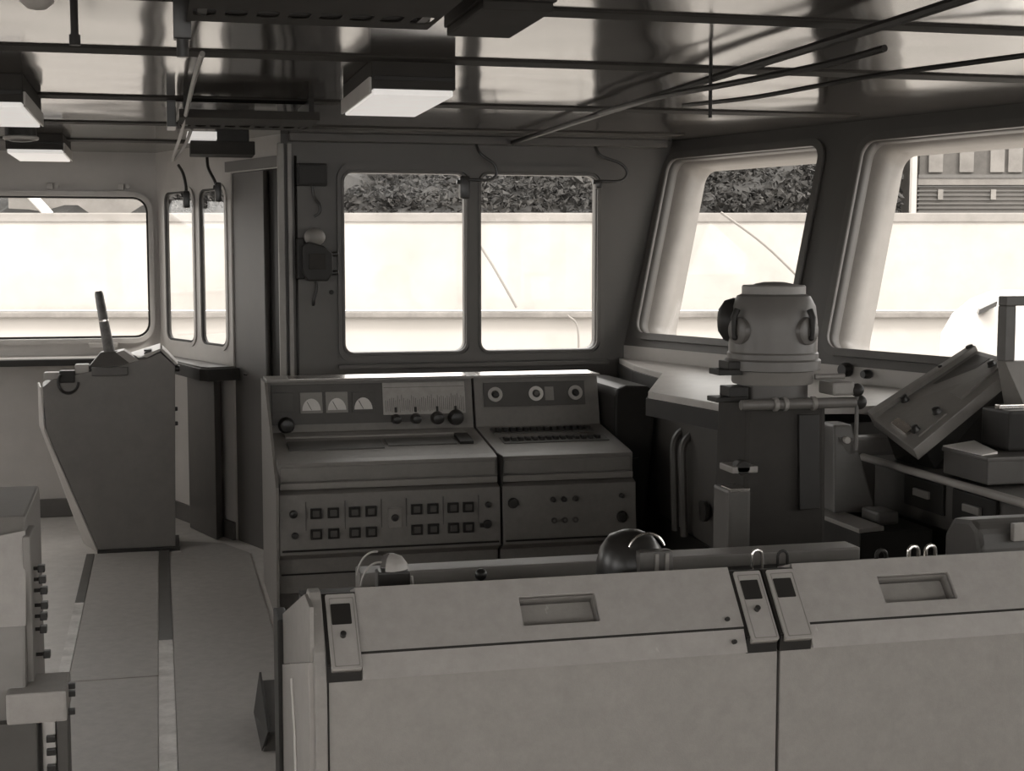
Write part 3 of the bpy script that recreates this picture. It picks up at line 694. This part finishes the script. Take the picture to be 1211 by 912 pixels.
# left stile and end panels
b = MB(); b.prism([(2.513, 0), (2.509, .85), (2.523, .89), (2.595, .983), (2.63, .983), (2.66, .965), (2.66, 0)], 'X', .254, .276, .003); b.build('corner_stile', 'desk', d1)
MB().box(.2765, 2.5125, 0, .2795, 2.517, .838).build('stile_seam', 'seam', d1)
b = MB(); b.hull([(.248, 2.53, .872), (.248, 2.53, .972), (.248, 2.62, .975), (.248, 3.12, .815), (.248, 3.12, .702)], [(.256, 2.53, .872), (.256, 2.53, .972), (.256, 2.62, .975), (.256, 3.12, .815), (.256, 3.12, .702)], .001); b.build('end_panel_upper', 'desk', d1)
b = MB(); b.hull([(.245, 2.53, 0), (.245, 2.53, .8713), (.245, 2.75, .8078), (.245, 3.12, .7013), (.245, 3.12, 0)], [(.256, 2.53, 0), (.256, 2.53, .8713), (.256, 2.75, .8078), (.256, 3.12, .7013), (.256, 3.12, 0)], .001); b.build('end_panel_lower', 'lightgrey', d1, label='pale lower end panel')
b = MB(); b.tube([(.243, 2.86, .745), (.2425, 2.80, .66), (.2425, 2.78, .5), (.2425, 2.78, 0)], .003, 6); b.build('edge_bead', 'white', d1)
b = MB(); b.box(.236, 3.12, 0, .262, 3.24, .80, .004); b.build('rear_post', 'dark', d1)
for x, z, y in ((1.045, .900, 2.528), (1.05, .862, 2.503)):
    MB().cyl((x, y + .004, z), (x, y - .003, z + .003), .0045, 10).build('screw', 'black', d1)
# dark well and rail behind the ridge
b = MB(); b.box(.40, 2.985, .835, 1.56, 3.06, .925, .004); tag(b.build('rear_rail', 'midgrey'), 'grey rail behind the ridge of the near desks, left of the close pair of loops', 'rail')
b = MB(); b.box(.27, 2.68, .80, 2.03, 2.97, .90); 
b.bm.free()
MB().box(.27, 2.68, .78, 1.14, 2.97, .90).build('cable_well', 'dark', d1); MB().box(1.152, 2.68, .78, 2.03, 2.97, .90).build('cable_well', 'dark', d2)
# small loops standing on the rail
for i, (x, h) in enumerate(((1.188, .05), (1.245, .045), (1.47, .035), (1.545, .04), (1.585, .04))):
    y = 2.72; z0 = .90
    pts = [(x - .011, y, z0)] + [(x + .011 * math.cos(a), y, z0 + .03 + h + .011 * math.sin(a)) for a in [math.radians(k) for k in range(180, -1, -30)]] + [(x + .011, y, z0)]
    o = MB().tube(pts, .0032 if i < 2 else .0045, 8).build('desk_loop', 'chrome' if i in (0, 3, 4) else 'dark')
    tag(o, ['bright wire loop behind the first latch left of the seam', 'dark wire loop just right of the seam latches', 'dark wire loop near the end of the rear rail', 'bright loop, left of the close pair past the rail end', 'bright loop, right of the close pair past the rail end'][i], 'loop', 'wire loops behind the desks')

# hooded lamps behind the ridge
t = thing('desk_lamp', 'small pale hooded lamp with a dark block behind the left half of the near desk', 'lamp', (.43, 2.78, .90), 'hooded desk lamps')
MB().lathe([(.036, .0), (.034, .014), (.024, .028), (.010, .034), (0, .035)], (.430, 2.76, .978), (0, 0, 1), 32, 200, 430).build('hood', 'lightgrey', t)
MB().box(.400, 2.722, .945, .464, 2.765, .984, .004).build('dark_block', 'black', t)
MB().cyl((.428, 2.78, .9), (.428, 2.78, .95), .02, 16).build('stem', 'darkgrey', t)
MB().tube([(.405 + .036 * math.cos(a), 2.745, .945 + .055 * math.sin(a)) for a in [math.radians(k) for k in range(80, 176, 10)]], .0022, 6).build('bail', 'lightgrey', t)
MB().tube([(.405 + .036 * math.cos(a), 2.80, .955 + .055 * math.sin(a)) for a in [math.radians(k) for k in range(80, 176, 10)]], .0022, 6).build('bail', 'lightgrey', t)
MB().tube([(.466, 2.72, .975), (.469, 2.72, .955), (.466, 2.72, .935)], .002, 6).build('side_wire', 'lightgrey', t)
t = thing('desk_lamp', 'larger black hooded lamp with bright rim behind the near desk', 'lamp', (.94, 2.78, .90), 'hooded desk lamps')
MB().lathe([(.072, 0), (.072, .03), (.064, .062), (.045, .088), (.02, .098), (0, .10)], (.94, 2.80, .93), (.0, 0, 1), 32).build('hood', 'black', t)
MB().tube([(.955 + .040 * math.cos(a), 2.742, .992 + .040 * math.sin(a)) for a in [math.radians(k) for k in range(20, 161, 10)]], .003, 8).build('rim', 'chrome', t)
MB().box(.93, 2.715, .93, 1.005, 2.75, 1.00, .01).build('visor', 'darkgrey', t)
for x in (.963, .985): MB().box(x, 2.711, .945, x + .008, 2.716, .995, .001).build('visor_bar', 'midgrey', t)
MB().cyl((.94, 2.8, .9), (.94, 2.8, .94), .03, 16).build('stem', 'black', t)
tag(MB().ball((.635, 2.86, .955), .013).build('cable_gland', 'black'), 'small black ball behind the near desk between the two lamps', 'cable gland')
bpy.data.objects['cable_gland.002'].location.z = .925

# ------------------------------------------------------------------ binnacle
t = thing('binnacle', 'grey ship compass binnacle with helmet-shaped head and round side ports', 'binnacle', (1.75, 3.95, 0))
bx, by = 1.778, 3.98
MB().lathe([(.128, 1.275), (.135, 1.28), (.135, 1.305), (.131, 1.31), (.131, 1.36), (.130, 1.40), (.124, 1.445), (.108, 1.475), (.092, 1.482)], (bx, by, 0), n=48).build('head', 'binn', t)
MB().lathe([(0, 1.517), (.03, 1.516), (.055, 1.511), (.062, 1.508), (.090, 1.507), (.094, 1.503), (.094, 1.480), (.088, 1.476)], (bx, by, 0), n=48).build('head_lid', 'binn_hi', t)
MB().lathe([(.131, 1.255), (.142, 1.258), (.142, 1.285), (.133, 1.292)], (bx, by, 0), n=48).build('collar', 'binn', t)
MB().lathe([(.10, 1.215), (.118, 1.215), (.121, 1.22), (.121, 1.250), (.128, 1.26)], (bx, by, 0), n=48).build('flange', 'binn_hi', t)
MB().lathe([(.07, 1.17), (.105, 1.17), (.105, 1.215), (.07, 1.22)], (bx, by, 0), n=40).build('neck', 'darkgrey', t)
for a, tl in ((-162, 'left'), (-66, 'right')):
    d = V((math.cos(math.radians(a)), math.sin(math.radians(a)), 0)); o_ = V((bx, by, 1.375)) + d * .118
    pt = MB().lathe([(0, .026), (.034, .026), (.040, .022), (.042, .0), (.048, -.006), (.048, -.012)], o_, d, 28).build('port', 'binn', t)
    up = V((0, 0, 1)); MB().tube([o_ + d * .03 + up * .062 - d * .008, o_ + d * .034 + up * .04, o_ + d * .034, o_ + d * .032 - up * .018], [.010, .009, .007, .007], 10).build('port_clamp', 'dark', pt)
    MB().ball(o_ + d * .03 - up * .02, .009).build('port_nut', 'dark', pt)
    MB().tube([o_ - d * .008 + (d.cross(up) * math.cos(k) + up * math.sin(k)) * .050 for k in [math.radians(q) for q in range(0, 360, 20)]], .006, 8, closed=True).build('port_ring', 'darkgrey', pt)
# side hood at left
d = V((-.86, .5, 0)).normalized(); o_ = V((bx, by, 1.40)) + d * .10
MB().lathe([(0, .065), (.035, .062), (.060, .045), (.068, .02), (.068, -.03)], o_, d, 28).build('side_hood', 'dark', t)
# step brackets on the left
b = MB(); b.box(bx - .195, by - .06, 1.245, bx - .12, by + .02, 1.262, .003).box(bx - .165, by - .06, 1.262, bx - .12, by + .02, 1.285, .003); b.build('step_bracket', 'dark', t)
b = MB(); b.box(bx - .200, by - .06, 1.165, bx - .10, by + .02, 1.18, .003).box(bx - .160, by - .06, 1.18, bx - .10, by + .02, 1.21, .003); b.build('step_bracket', 'dark', t)
# cross pipe with fitting and handle rod
MB().cyl((bx - .15, by - .12, 1.163), (bx + .225, by - .12, 1.163), .016, 20, .002).build('cross_pipe', 'binn', t)
for x in (-.05, -.02, .07): MB().cyl((bx + x, by - .12, 1.163), (bx + x + .014, by - .12, 1.163), .021, 20, .002).build('pipe_collar', 'midgrey', t)
MB().ball((bx + .212, by - .13, 1.200), .020).build('ball_knob', 'dark', t)
MB().cyl((bx + .212, by - .13, 1.02), (bx + .212, by - .13, 1.2), .006, 10).build('handle_rod', 'darkgrey', t)
MB().ball((bx + .225, by - .12, 1.163), .022).build('pipe_end', 'dark', t)
MB().box(bx + .13, by - .14, 1.185, bx + .20, by - .04, 1.225, .008).build('fitting', 'midgrey', t)
MB().tube([(bx + .10, by - .08, 1.238), (bx + .19, by - .09, 1.238)], .008, 10).build('spigot', 'midgrey', t)
# column
MB().hull([(bx - .145, by - .13, 0), (bx + .135, by - .13, 0), (bx + .135, by + .14, 0), (bx - .145, by + .14, 0)], [(bx - .125, by - .105, 1.17), (bx + .125, by - .105, 1.17), (bx + .125, by + .12, 1.17), (bx - .125, by + .12, 1.17)], .012).build('column', 'matt', t)
b = MB(); b.hull([(bx + .035, by - .132, .85), (bx + .10, by - .132, .85), (bx + .10, by - .12, .85), (bx + .035, by - .12, .85)], [(bx + .035, by - .116, 1.13), (bx + .10, by - .116, 1.13), (bx + .10, by - .10, 1.13), (bx + .035, by - .10, 1.13)], .003); b.build('access_panel', 'dark', t)
MB().box(bx - .19, by - .16, 1.03, bx - .11, by - .06, 1.05, .004).build('side_ledge', 'midgrey', t)
bpy.data.objects['side_ledge'].location.z = -.06
bb = MB().box(bx - .205, by - .17, .60, bx - .135, by - .05, .925, .01).build('side_box', 'darkgrey', t)
MB().box(bx - .20, by - .174, .918, bx - .14, by - .10, .928, .001).build('box_lip', 'chrome', bb)
MB().cyl((bx - .155, by - .12, .985), (bx - .155, by - .16, .985), .022, 16, .003).build('valve_wheel', 'dark', t)

# ------------------------------------------------------------------ side console with sloped display, right
t = thing('chart_table', 'dark chart table with long pale edge rail along the front windows', 'table', (2.75, 4.2, 0))
MB().box(2.57, 3.2, 0, 3.10, 4.82, .835, .006).build('body', 'darkgrey', t)
MB().box(2.535, 3.2, .835, 3.12, 4.85, .85, .003).build('table_top', 'darkgrey', t)
MB().cyl((2.535, 3.2, .845), (2.535, 4.85, .845), .014, 14).build('edge_rail', 'lightgrey', t)
for y, z in ((4.45, .77), (4.13, .77)):
    dr = MB().box(2.558, y - .13, z - .055, 2.571, y + .13, z + .05, .003).build('drawer', 'dark', t)
    MB().box(2.545, y - .05, z - .012, 2.559, y + .05, z + .015, .004).build('drawer_pull', 'midgrey', dr)
for z in (.61, .47):
    dr = MB().box(2.558, 3.9, z - .055, 2.571, 4.78, z + .06, .003).build('drawer', 'dark', t)
t = thing('floor_box', 'dark low box with a pale top strip between binnacle and chart table', 'box', (2.25, 4.75, 0))
MB().box(2.225, 4.26, 0, 2.49, 4.86, .685, .006).build('body', 'dark', t)
b = MB(); b.hull([(2.205, 4.88, .685), (2.215, 4.25, .685), (2.305, 4.25, .69), (2.30, 4.86, .69)], [(2.205, 4.88, .70), (2.215, 4.25, .70), (2.305, 4.25, .705), (2.30, 4.86, .705)], .002); b.build('top_strip', 'midgrey', t)
MB().hull([(2.26, 4.52, .70), (2.42, 4.52, .70), (2.44, 4.78, .70), (2.28, 4.78, .70)], [(2.29, 4.60, 1.0), (2.36, 4.60, 1.0), (2.37, 4.72, 1.0), (2.30, 4.72, 1.0)], .008).build('tapered_stand', 'darkgrey', t)
MB().hull([(2.30, 4.59, .93), (2.34, 4.57, .90), (2.50, 4.60, .90), (2.50, 4.64, .93)], [(2.30, 4.59, .96), (2.34, 4.57, .945), (2.50, 4.60, .95), (2.50, 4.64, .96)]).build('angled_arm', 'darkgrey', t)
MB().cyl((2.33, 4.59, .95), (2.325, 4.56, .95), .012, 14, .002).build('bolt', 'lightgrey', t)
MB().box(2.34, 4.36, .685, 2.42, 4.48, .73, .01).build('latch_block', 'darkgrey', t)

t = thing('sloped_display', 'tilted grey instrument panel with dark knobs rising towards the front windows', 'instrument', (2.7, 4.55, .85))
pA, pB, pC, pD = V((2.506, 4.75, 1.01)), V((2.918, 4.75, 1.248)), V((2.885, 4.40, 1.227)), V((2.46, 4.35, .942))
n = (pB - pA).cross(pD - pA).normalized(); n = n if n.z > 0 else -n
MB().hull([p_ - n * .045 for p_ in (pA, pB, pC, pD)], [pA, pB, pC, pD], .004).build('panel', 'midgrey', t)
def onp(u, v, h=0): return (pA * (1 - u) + pB * u) * (1 - v) + (pD * (1 - u) + pC * u) * v + n * h
def patch(u0, v0, u1, v1, h, nm, mt):
    b = MB(); q = [(u0, v0), (u1, v0), (u1, v1), (u0, v1)]
    b.hull([onp(u, v, -.002) for u, v in q], [onp(u, v, h) for u, v in q]); return b.build(nm, mt, t)
patch(0, 0, 1, .12, .02, 'raised_edge', 'midgrey'); patch(.45, .20, .95, .50, .003, 'display_glass', 'console_dk'); patch(.10, .35, .36, .9, .006, 'key_plate', 'midgrey'); patch(.52, .62, .92, .86, .010, 'control_strip', 'midgrey')
for u, v, r in ((.28, .18, .016), (.33, .78, .018), (.12, .80, .016), (.68, .06, .010), (.88, .72, .016), (.97, .05, .018)):
    knob(*onp(u, v, .004), r, .022, n).build('knob', 'black', t)
b = MB(); b.hull([onp(.05, .1, -.045), onp(.95, .1, -.045), onp(.95, .9, -.045), onp(.1, .9, -.045)], [(2.60, 4.72, .852), (2.86, 4.72, .852), (2.86, 4.50, .852), (2.62, 4.48, .852)]); b.build('support', 'dark', t)
patch(.05, .42, .12, .75, .012, 'bright_clip', 'chrome')

t = thing('upright_frame', 'dark square-topped metal stand at the right edge before the window', 'frame', (2.83, 4.3, .95))
MB().box(2.752, 4.28, 1.24, 2.790, 4.33, 1.425, .003).build('post', 'darkgrey', t)
MB().box(2.752, 4.28, 1.425, 3.02, 4.33, 1.458, .004).build('top_bar', 'darkgrey', t)
MB().box(2.985, 4.28, 1.24, 3.02, 4.33, 1.425, .003).build('post', 'darkgrey', t)
b = MB(); b.hull([(2.752, 4.28, 1.24), (3.02, 4.28, 1.24), (3.02, 4.33, 1.24), (2.752, 4.33, 1.24)], [(2.81, 4.22, 1.06), (2.98, 4.22, 1.06), (2.98, 4.36, 1.06), (2.81, 4.36, 1.06)], .004); b.build('yoke', 'midgrey', t)
MB().cyl((2.885, 4.29, .99), (2.885, 4.29, 1.08), .075, 24, .008).build('turntable', 'dark', t)
MB().box(2.70, 4.22, 1.085, 2.80, 4.25, 1.10, .003).build('bright_ledge', 'chrome', t)
MB().box(2.70, 4.16, .952, 2.93, 4.33, 1.085, .01).build('base_box', 'dark', t)
t = thing('instrument_case', 'dark low case on the chart table, under a sheet of paper', 'case', (2.75, 4.2, .85))
MB().box(2.565, 4.065, .860, 2.95, 4.335, .94, .006).build('body', 'darkgrey', t)
MB().box(2.56, 4.06, .935, 2.955, 4.34, .95, .004).build('lid', 'darkgrey', t)
b = MB(); b.hull([(2.562, 4.335, .951), (2.564, 4.10, .951), (2.64, 4.13, .951), (2.68, 4.335, .951)], [(2.562, 4.335, .954), (2.564, 4.10, .953), (2.64, 4.13, .958), (2.68, 4.335, .968)])
tag(b.build('paper_sheet', 'paper'), 'white curled sheet of paper lying on the dark instrument case', 'paper')
t = thing('folded_canvas', 'dark rounded cover behind the right near desk at the frame edge', 'cover', (2.2, 3.4, .0))
b = MB(); b.prism([(3.17, .0), (3.17, .86), (3.185, .91), (3.22, .93), (3.30, .92), (3.34, .87), (3.34, 0)], 'X', 1.985, 2.40, .015); b.build('body', 'darkgrey', t)
MB().box(2.07, 3.155, .88, 2.20, 3.172, .925, .003).build('label_plate', 'lightgrey', t)

# knobs under the front windows
for s, tt, r, l in ((1.73, -.035, .032, 'large black clamp wheel under the sill right of the binnacle'), (1.86, -.045, .020, 'smaller black clamp wheel under the sill, second right of the binnacle')):
    p_ = V((A.x, A.y, 1.1)) + U * s; p_.z = 1.1 + tt + .02
    tag(MB().lathe([(0, .05), (r * .8, .05), (r, .035), (r, .012), (r * .6, 0)], p_, -NH, 20).build('clamp_wheel', 'black'), l, 'clamp wheel', 'clamp wheels under the sill')
p_ = V((A.x, A.y, 1.06)) + U * 2.28
tag(MB().box(p_.x - .06, p_.y - .06, 1.03, p_.x + .02, p_.y + .06, 1.085, .006).build('sill_box', 'dark'), 'small dark box under the sill beside the tilted panel', 'box')

# ------------------------------------------------------------------ knobbed box, lower left
t = thing('switch_box', 'grey switch cabinet with a column of black knobs at lower left', 'switchboard', (-.45, 3.1, 0))
prof = [(2.95, 0), (2.95, .735), (2.97, .80), (3.02, 1.02), (3.06, 1.065), (3.40, 1.075), (3.42, 1.05), (3.42, 0)]
MB().prism(prof, 'X', -.80, -.275, .006).build('body', 'midgrey', t)
b = MB(); b.hull([(-.34, 2.972, .86), (-.272, 2.972, .86), (-.272, 3.02, 1.04), (-.33, 3.02, 1.03)], [(-.34, 2.962, .86), (-.272, 2.962, .86), (-.272, 3.01, 1.045), (-.33, 3.01, 1.035)], .002); b.build('corner_bevel', 'desk_hi', t)
b = MB(); b.box(-.277, 2.99, .72, -.262, 3.12, 1.035, .004); b.build('side_plate', 'midgrey', t)
for z in (.957, .934, .911, .880, .857, .830, .777):
    q = .004 * math.sin(z * 300)
    k = MB().cyl((-.262, 3.05, z), (-.248 + q, 3.05, z), .004, 8).build('knob_stem', 'black', t)
    MB().box(-.250 + q, 3.04, z - .0075, -.236 + q, 3.06, z + .0075, .002).build('knob', 'black', k)
# lower projecting ledge
MB().box(-.31, 2.91, .675, -.195, 3.05, .738, .006).build('ledge', 'desk_hi', t)
for x, y, z in ((-.196, 2.97, .728), (-.196, 2.97, .712), (-.196, 2.94, .684)):
    MB().box(x, y, z - .006, x + .014, y + .014, z + .006, .002).build('ledge_knob', 'black', t)
MB().box(-.220, 2.96, 0, -.198, 3.05, .675, .003).build('ledge_post', 'darkgrey', t)
MB().box(-.79, 2.925, 0, -.255, 3.05, .674, .003).build('lower_panel', 'darkgrey', t)
st = MB().box(-.248, 2.965, .0, -.222, 3.04, .672, .006).build('white_strip', 'white', t, label='white strip with dark studs')  # plain strip in white paint
for z in (.625, .598, .565): MB().box(-.240, 2.955, z - .006, -.222, 2.967, z + .008, .002).build('stud', 'black', st)

# dark foot wedge near desk
t = thing('foot_rest', 'dark sloping foot rest on the floor at the far end of the near desk', 'foot rest', (.33, 4.75, 0))
MB().hull([(.29, 4.55, .006), (.42, 4.55, .006), (.42, 4.95, .006), (.29, 4.95, .006)], [(.315, 4.60, .05), (.42, 4.60, .05), (.42, 4.93, .13), (.315, 4.93, .13)], .005).build('body', 'darkgrey', t)
MB().hull([(.288, 4.56, .006), (.300, 4.56, .006), (.300, 4.96, .006), (.288, 4.96, .006)], [(.310, 4.58, .06), (.318, 4.58, .06), (.318, 4.96, .15), (.310, 4.96, .15)], .002).build('side_cheek', 'dark', t)

# ------------------------------------------------------------------ outside
yaw = math.atan2(418.5, math.hypot(1700, 156))
f = V((math.sin(yaw), math.cos(yaw), 0)); r_ = V((math.cos(yaw), -math.sin(yaw), 0))
def out(s, d, z): return V((r_.x * s + f.x * d, r_.y * s + f.y * d, z))
def obox(b, s0, s1, d0, d1, z0, z1, bev=0):
    return b.hull([out(s0, d0, z0), out(s1, d0, z0), out(s1, d1, z0), out(s0, d1, z0)], [out(s0, d0, z1), out(s1, d0, z1), out(s1, d1, z1), out(s0, d1, z1)], bev)
t = struct('wall_quay', out(0, 25, -6))
obox(MB(), -40, 40, 25, 26.5, .62, 2.14).build('upper_face', 'quay', t)
obox(MB(), -40, 40, 24.97, 26.5, 2.14, 2.30, .02).build('capping', 'quay_cap', t)
obox(MB(), -40, 40, 24.85, 26.5, -6, .50).build('lower_face', 'quay_low', t)
obox(MB(), -40, 40, 24.7, 25.2, .50, .60, .02).build('fender_beam', 'quay_line', t)
o = MB(); o.hull([(-60, -60, -6.4), (60, -60, -6.4), (60, 60, -6.4), (-60, 60, -6.4)], [(-60, -60, -6), (60, -60, -6), (60, 60, -6), (-60, 60, -6)]); o.build('bounce_water', 'water', kind='structure')  # water plane below the view, added to bounce light
# bank behind the quay
b = MB(); n_ = 60  # bank
bm = b.bm; rows = []
for j, (dd, zz) in enumerate(((26.3, 2.1), (28, 2.9), (31, 3.9), (35, 4.8), (40, 5.6), (44, 5.0), (46, 1.0))):
    rows.append([bm.verts.new(out((-30 + 34.5 * i / n_ if False else -30 + (30 + .262 * dd) * i / n_), dd + random.uniform(-.4, .4), zz + (random.uniform(-.25, .25) if j else 0))) for i in range(n_ + 1)])
for j in range(len(rows) - 1):
    for i in range(n_): bm.faces.new((rows[j][i], rows[j][i + 1], rows[j + 1][i + 1], rows[j + 1][i]))
b.sm = False; b.build('bank', 'hill', kind='structure')
b = MB(); bm = b.bm
for k in range(15000):
    dd = random.uniform(26.6, 33); s = random.uniform(-6.4 if dd < 29.5 else -22, .268 * dd)
    if -12.5 < s < -8.0 and dd < 30: continue
    zz = 2.25 + (dd - 26.4) * .36 + random.uniform(-.1, .25); c_ = out(s, dd, zz); rr = random.uniform(.04, .11)
    vs = [bm.verts.new(c_ + V((random.uniform(-1, 1), random.uniform(-1, 1), random.uniform(-.7, 1))) * rr) for _ in range(6)]
    for q in ((0, 1, 2), (2, 3, 4), (4, 5, 0), (0, 2, 4), (1, 3, 5)): bm.faces.new([vs[x] for x in q])
o = b.build('bank_foliage', 'bush', kind='stuff'); tag(o, 'dark bushes and undergrowth covering the bank above the quay wall', 'bushes')
# pale shed seen at the top of the wing window
t = thing('low_shed', 'pale low shed on the quay seen at the top of the wing window', 'building', out(-7.1, 27, 2.3))
obox(MB(), -9.4, -6.7, 27, 29, 2.2, 2.75, .03).build('body', 'brick_hi', t); obox(MB(), -9.5, -6.6, 26.9, 29.1, 2.75, 2.9, .03).build('roof', 'quay', t)
b = MB(); b.tube([out(-8.5, 26.6, 2.3), out(-9.3, 26.6, 3.2)], .09, 8); tag(b.build('crane_jib', 'white'), 'white slanting spar seen through the wing window above the quay', 'spar')
# railing posts and brick building at right
t = thing('brick_building', 'weathered brick building with pale bands beyond the quay at right', 'building', out(16, 36, 1.5))
obox(MB(), 9.55, 26, 34, 42, 1.5, 5.2).build('body', 'brick', t)
obox(MB(), 9.5, 26, 33.9, 34.05, 3.36, 3.44).build('string_course', 'far_glass', t)
obox(MB(), 9.5, 26, 33.92, 34.05, 3.20, 3.36).build('string_course', 'brick_hi', t)
for k in range(10):
    obox(MB(), 9.75 + k * .62 + (k % 3) * .1, 10.08 + k * .62 + (k % 3) * .1, 33.95, 34.05, 3.5, 4.15).build('pilaster', 'brick_hi', t)
for k in range(6):
    obox(MB(), 9.98 + k * 1.24, 10.10 + k * 1.24, 33.94, 34.04, 2.86, 3.10, 0).build('window', 'quay_cap', t)
for k in range(9):
    obox(MB(), 9.5, 26, 33.975, 34.0, 2.35 + k * .1, 2.385 + k * .1).build('brick_course', 'far_glass', t)
tag(obox(MB(), 7.24, 7.33, 26.25, 26.4, 2.3, 3.36).build('pale_post', 'quay'), 'pale post standing on the bank left of the brick building', 'post')
tag(MB().curve([out(-.55, 24.6, 1.75), out(-.30, 24.6, 1.35), out(.08, 24.65, .68)], .022, 6).build('mooring_rope', 'rope'), 'slack rope on the quay wall seen in the right centre window', 'rope', 'mooring ropes')
tag(MB().curve([out(3.55, 24.6, 2.3), out(4.3, 24.6, 1.75), out(5.0, 24.65, 1.1)], .022, 6).build('mooring_rope', 'rope'), 'slack rope on the quay wall seen in the first raked window', 'rope', 'mooring ropes')
tag(MB().curve([out(.95, 24.6, .55), out(1.12, 24.6, .35), out(1.15, 24.6, -.3)], .018, 6).build('mooring_rope', 'rope'), 'short rope hanging below the fender beam in the right centre window', 'rope', 'mooring ropes')

# foredeck and its white cowl
b = MB(); b.hull([(3.1, -2, -.6), (12, -2, -.6), (12, 9, -.6), (2.8, 9, -.6)], [(3.1, -2, -.5), (12, -2, -.5), (12, 9, -.5), (2.8, 9, -.5)]); b.build('trim_11', 'lightgrey', kind='structure')
t = thing('deck_cowl', 'white rounded cowl on the foredeck outside the second raked window', 'ventilator', (4.5, 7.4, -.5))
MB().lathe([(0, 1.385), (.12, 1.375), (.24, 1.325), (.34, 1.235), (.40, 1.12), (.41, .95)], (4.97, 7.68, 0), n=40).build('dome', 'white', t)
MB().cyl((4.97, 7.68, -.5), (4.97, 7.68, .96), .40, 32).build('trunk', 'white', t)
MB().hull([(4.540, 7.34, 1.252), (4.655, 7.34, 1.300), (4.662, 7.34, 1.330), (4.548, 7.34, 1.282)], [(4.70, 7.62, 1.252), (4.80, 7.60, 1.300), (4.81, 7.60, 1.330), (4.71, 7.62, 1.282)]).build('slot', 'black', t)

# ------------------------------------------------------------------ light, camera
w = bpy.data.worlds.new('sky'); S.world = w; w.use_nodes = True
nt = w.node_tree; bg = nt.nodes['Background']
tc = nt.nodes.new('ShaderNodeTexCoord'); sx = nt.nodes.new('ShaderNodeSeparateXYZ'); rp = nt.nodes.new('ShaderNodeValToRGB')
nt.links.new(tc.outputs['Generated'], sx.inputs[0]); nt.links.new(sx.outputs['Z'], rp.inputs['Fac']); nt.links.new(rp.outputs['Color'], bg.inputs['Color'])
rp.color_ramp.elements[0].color = (.80, .783, .757, 1); rp.color_ramp.elements[1].color = (1, .978, .945, 1)
bg.inputs['Strength'].default_value = 1.7
sd = bpy.data.lights.new('sun', 'SUN'); sd.energy = 1.6; sd.angle = math.radians(12); sd.color = (1, .978, .945)
so = bpy.data.objects.new('sun', sd); COL.objects.link(so)
so.rotation_euler = (V((-.55, .62, -.75))).to_track_quat('-Z', 'Y').to_euler(); so.location = (0, -5, 8)

cd = bpy.data.cameras.new('camera'); cam = bpy.data.objects.new('camera', cd); COL.objects.link(cam); S.camera = cam
cd.sensor_fit = 'HORIZONTAL'; cd.sensor_width = 36; cd.lens = 36 * 1700 / 1211; cd.clip_start = .05; cd.clip_end = 300
pitch = math.atan2(156, 1700)
cam.location = (0, 0, EYE)
cam.rotation_euler = (math.pi / 2 - pitch, 0, -yaw)

vs = S.view_settings
vs.view_transform = 'Standard'; vs.look = 'None'; vs.gamma = 1; vs.use_curve_mapping = False
vs.exposure = 1.4
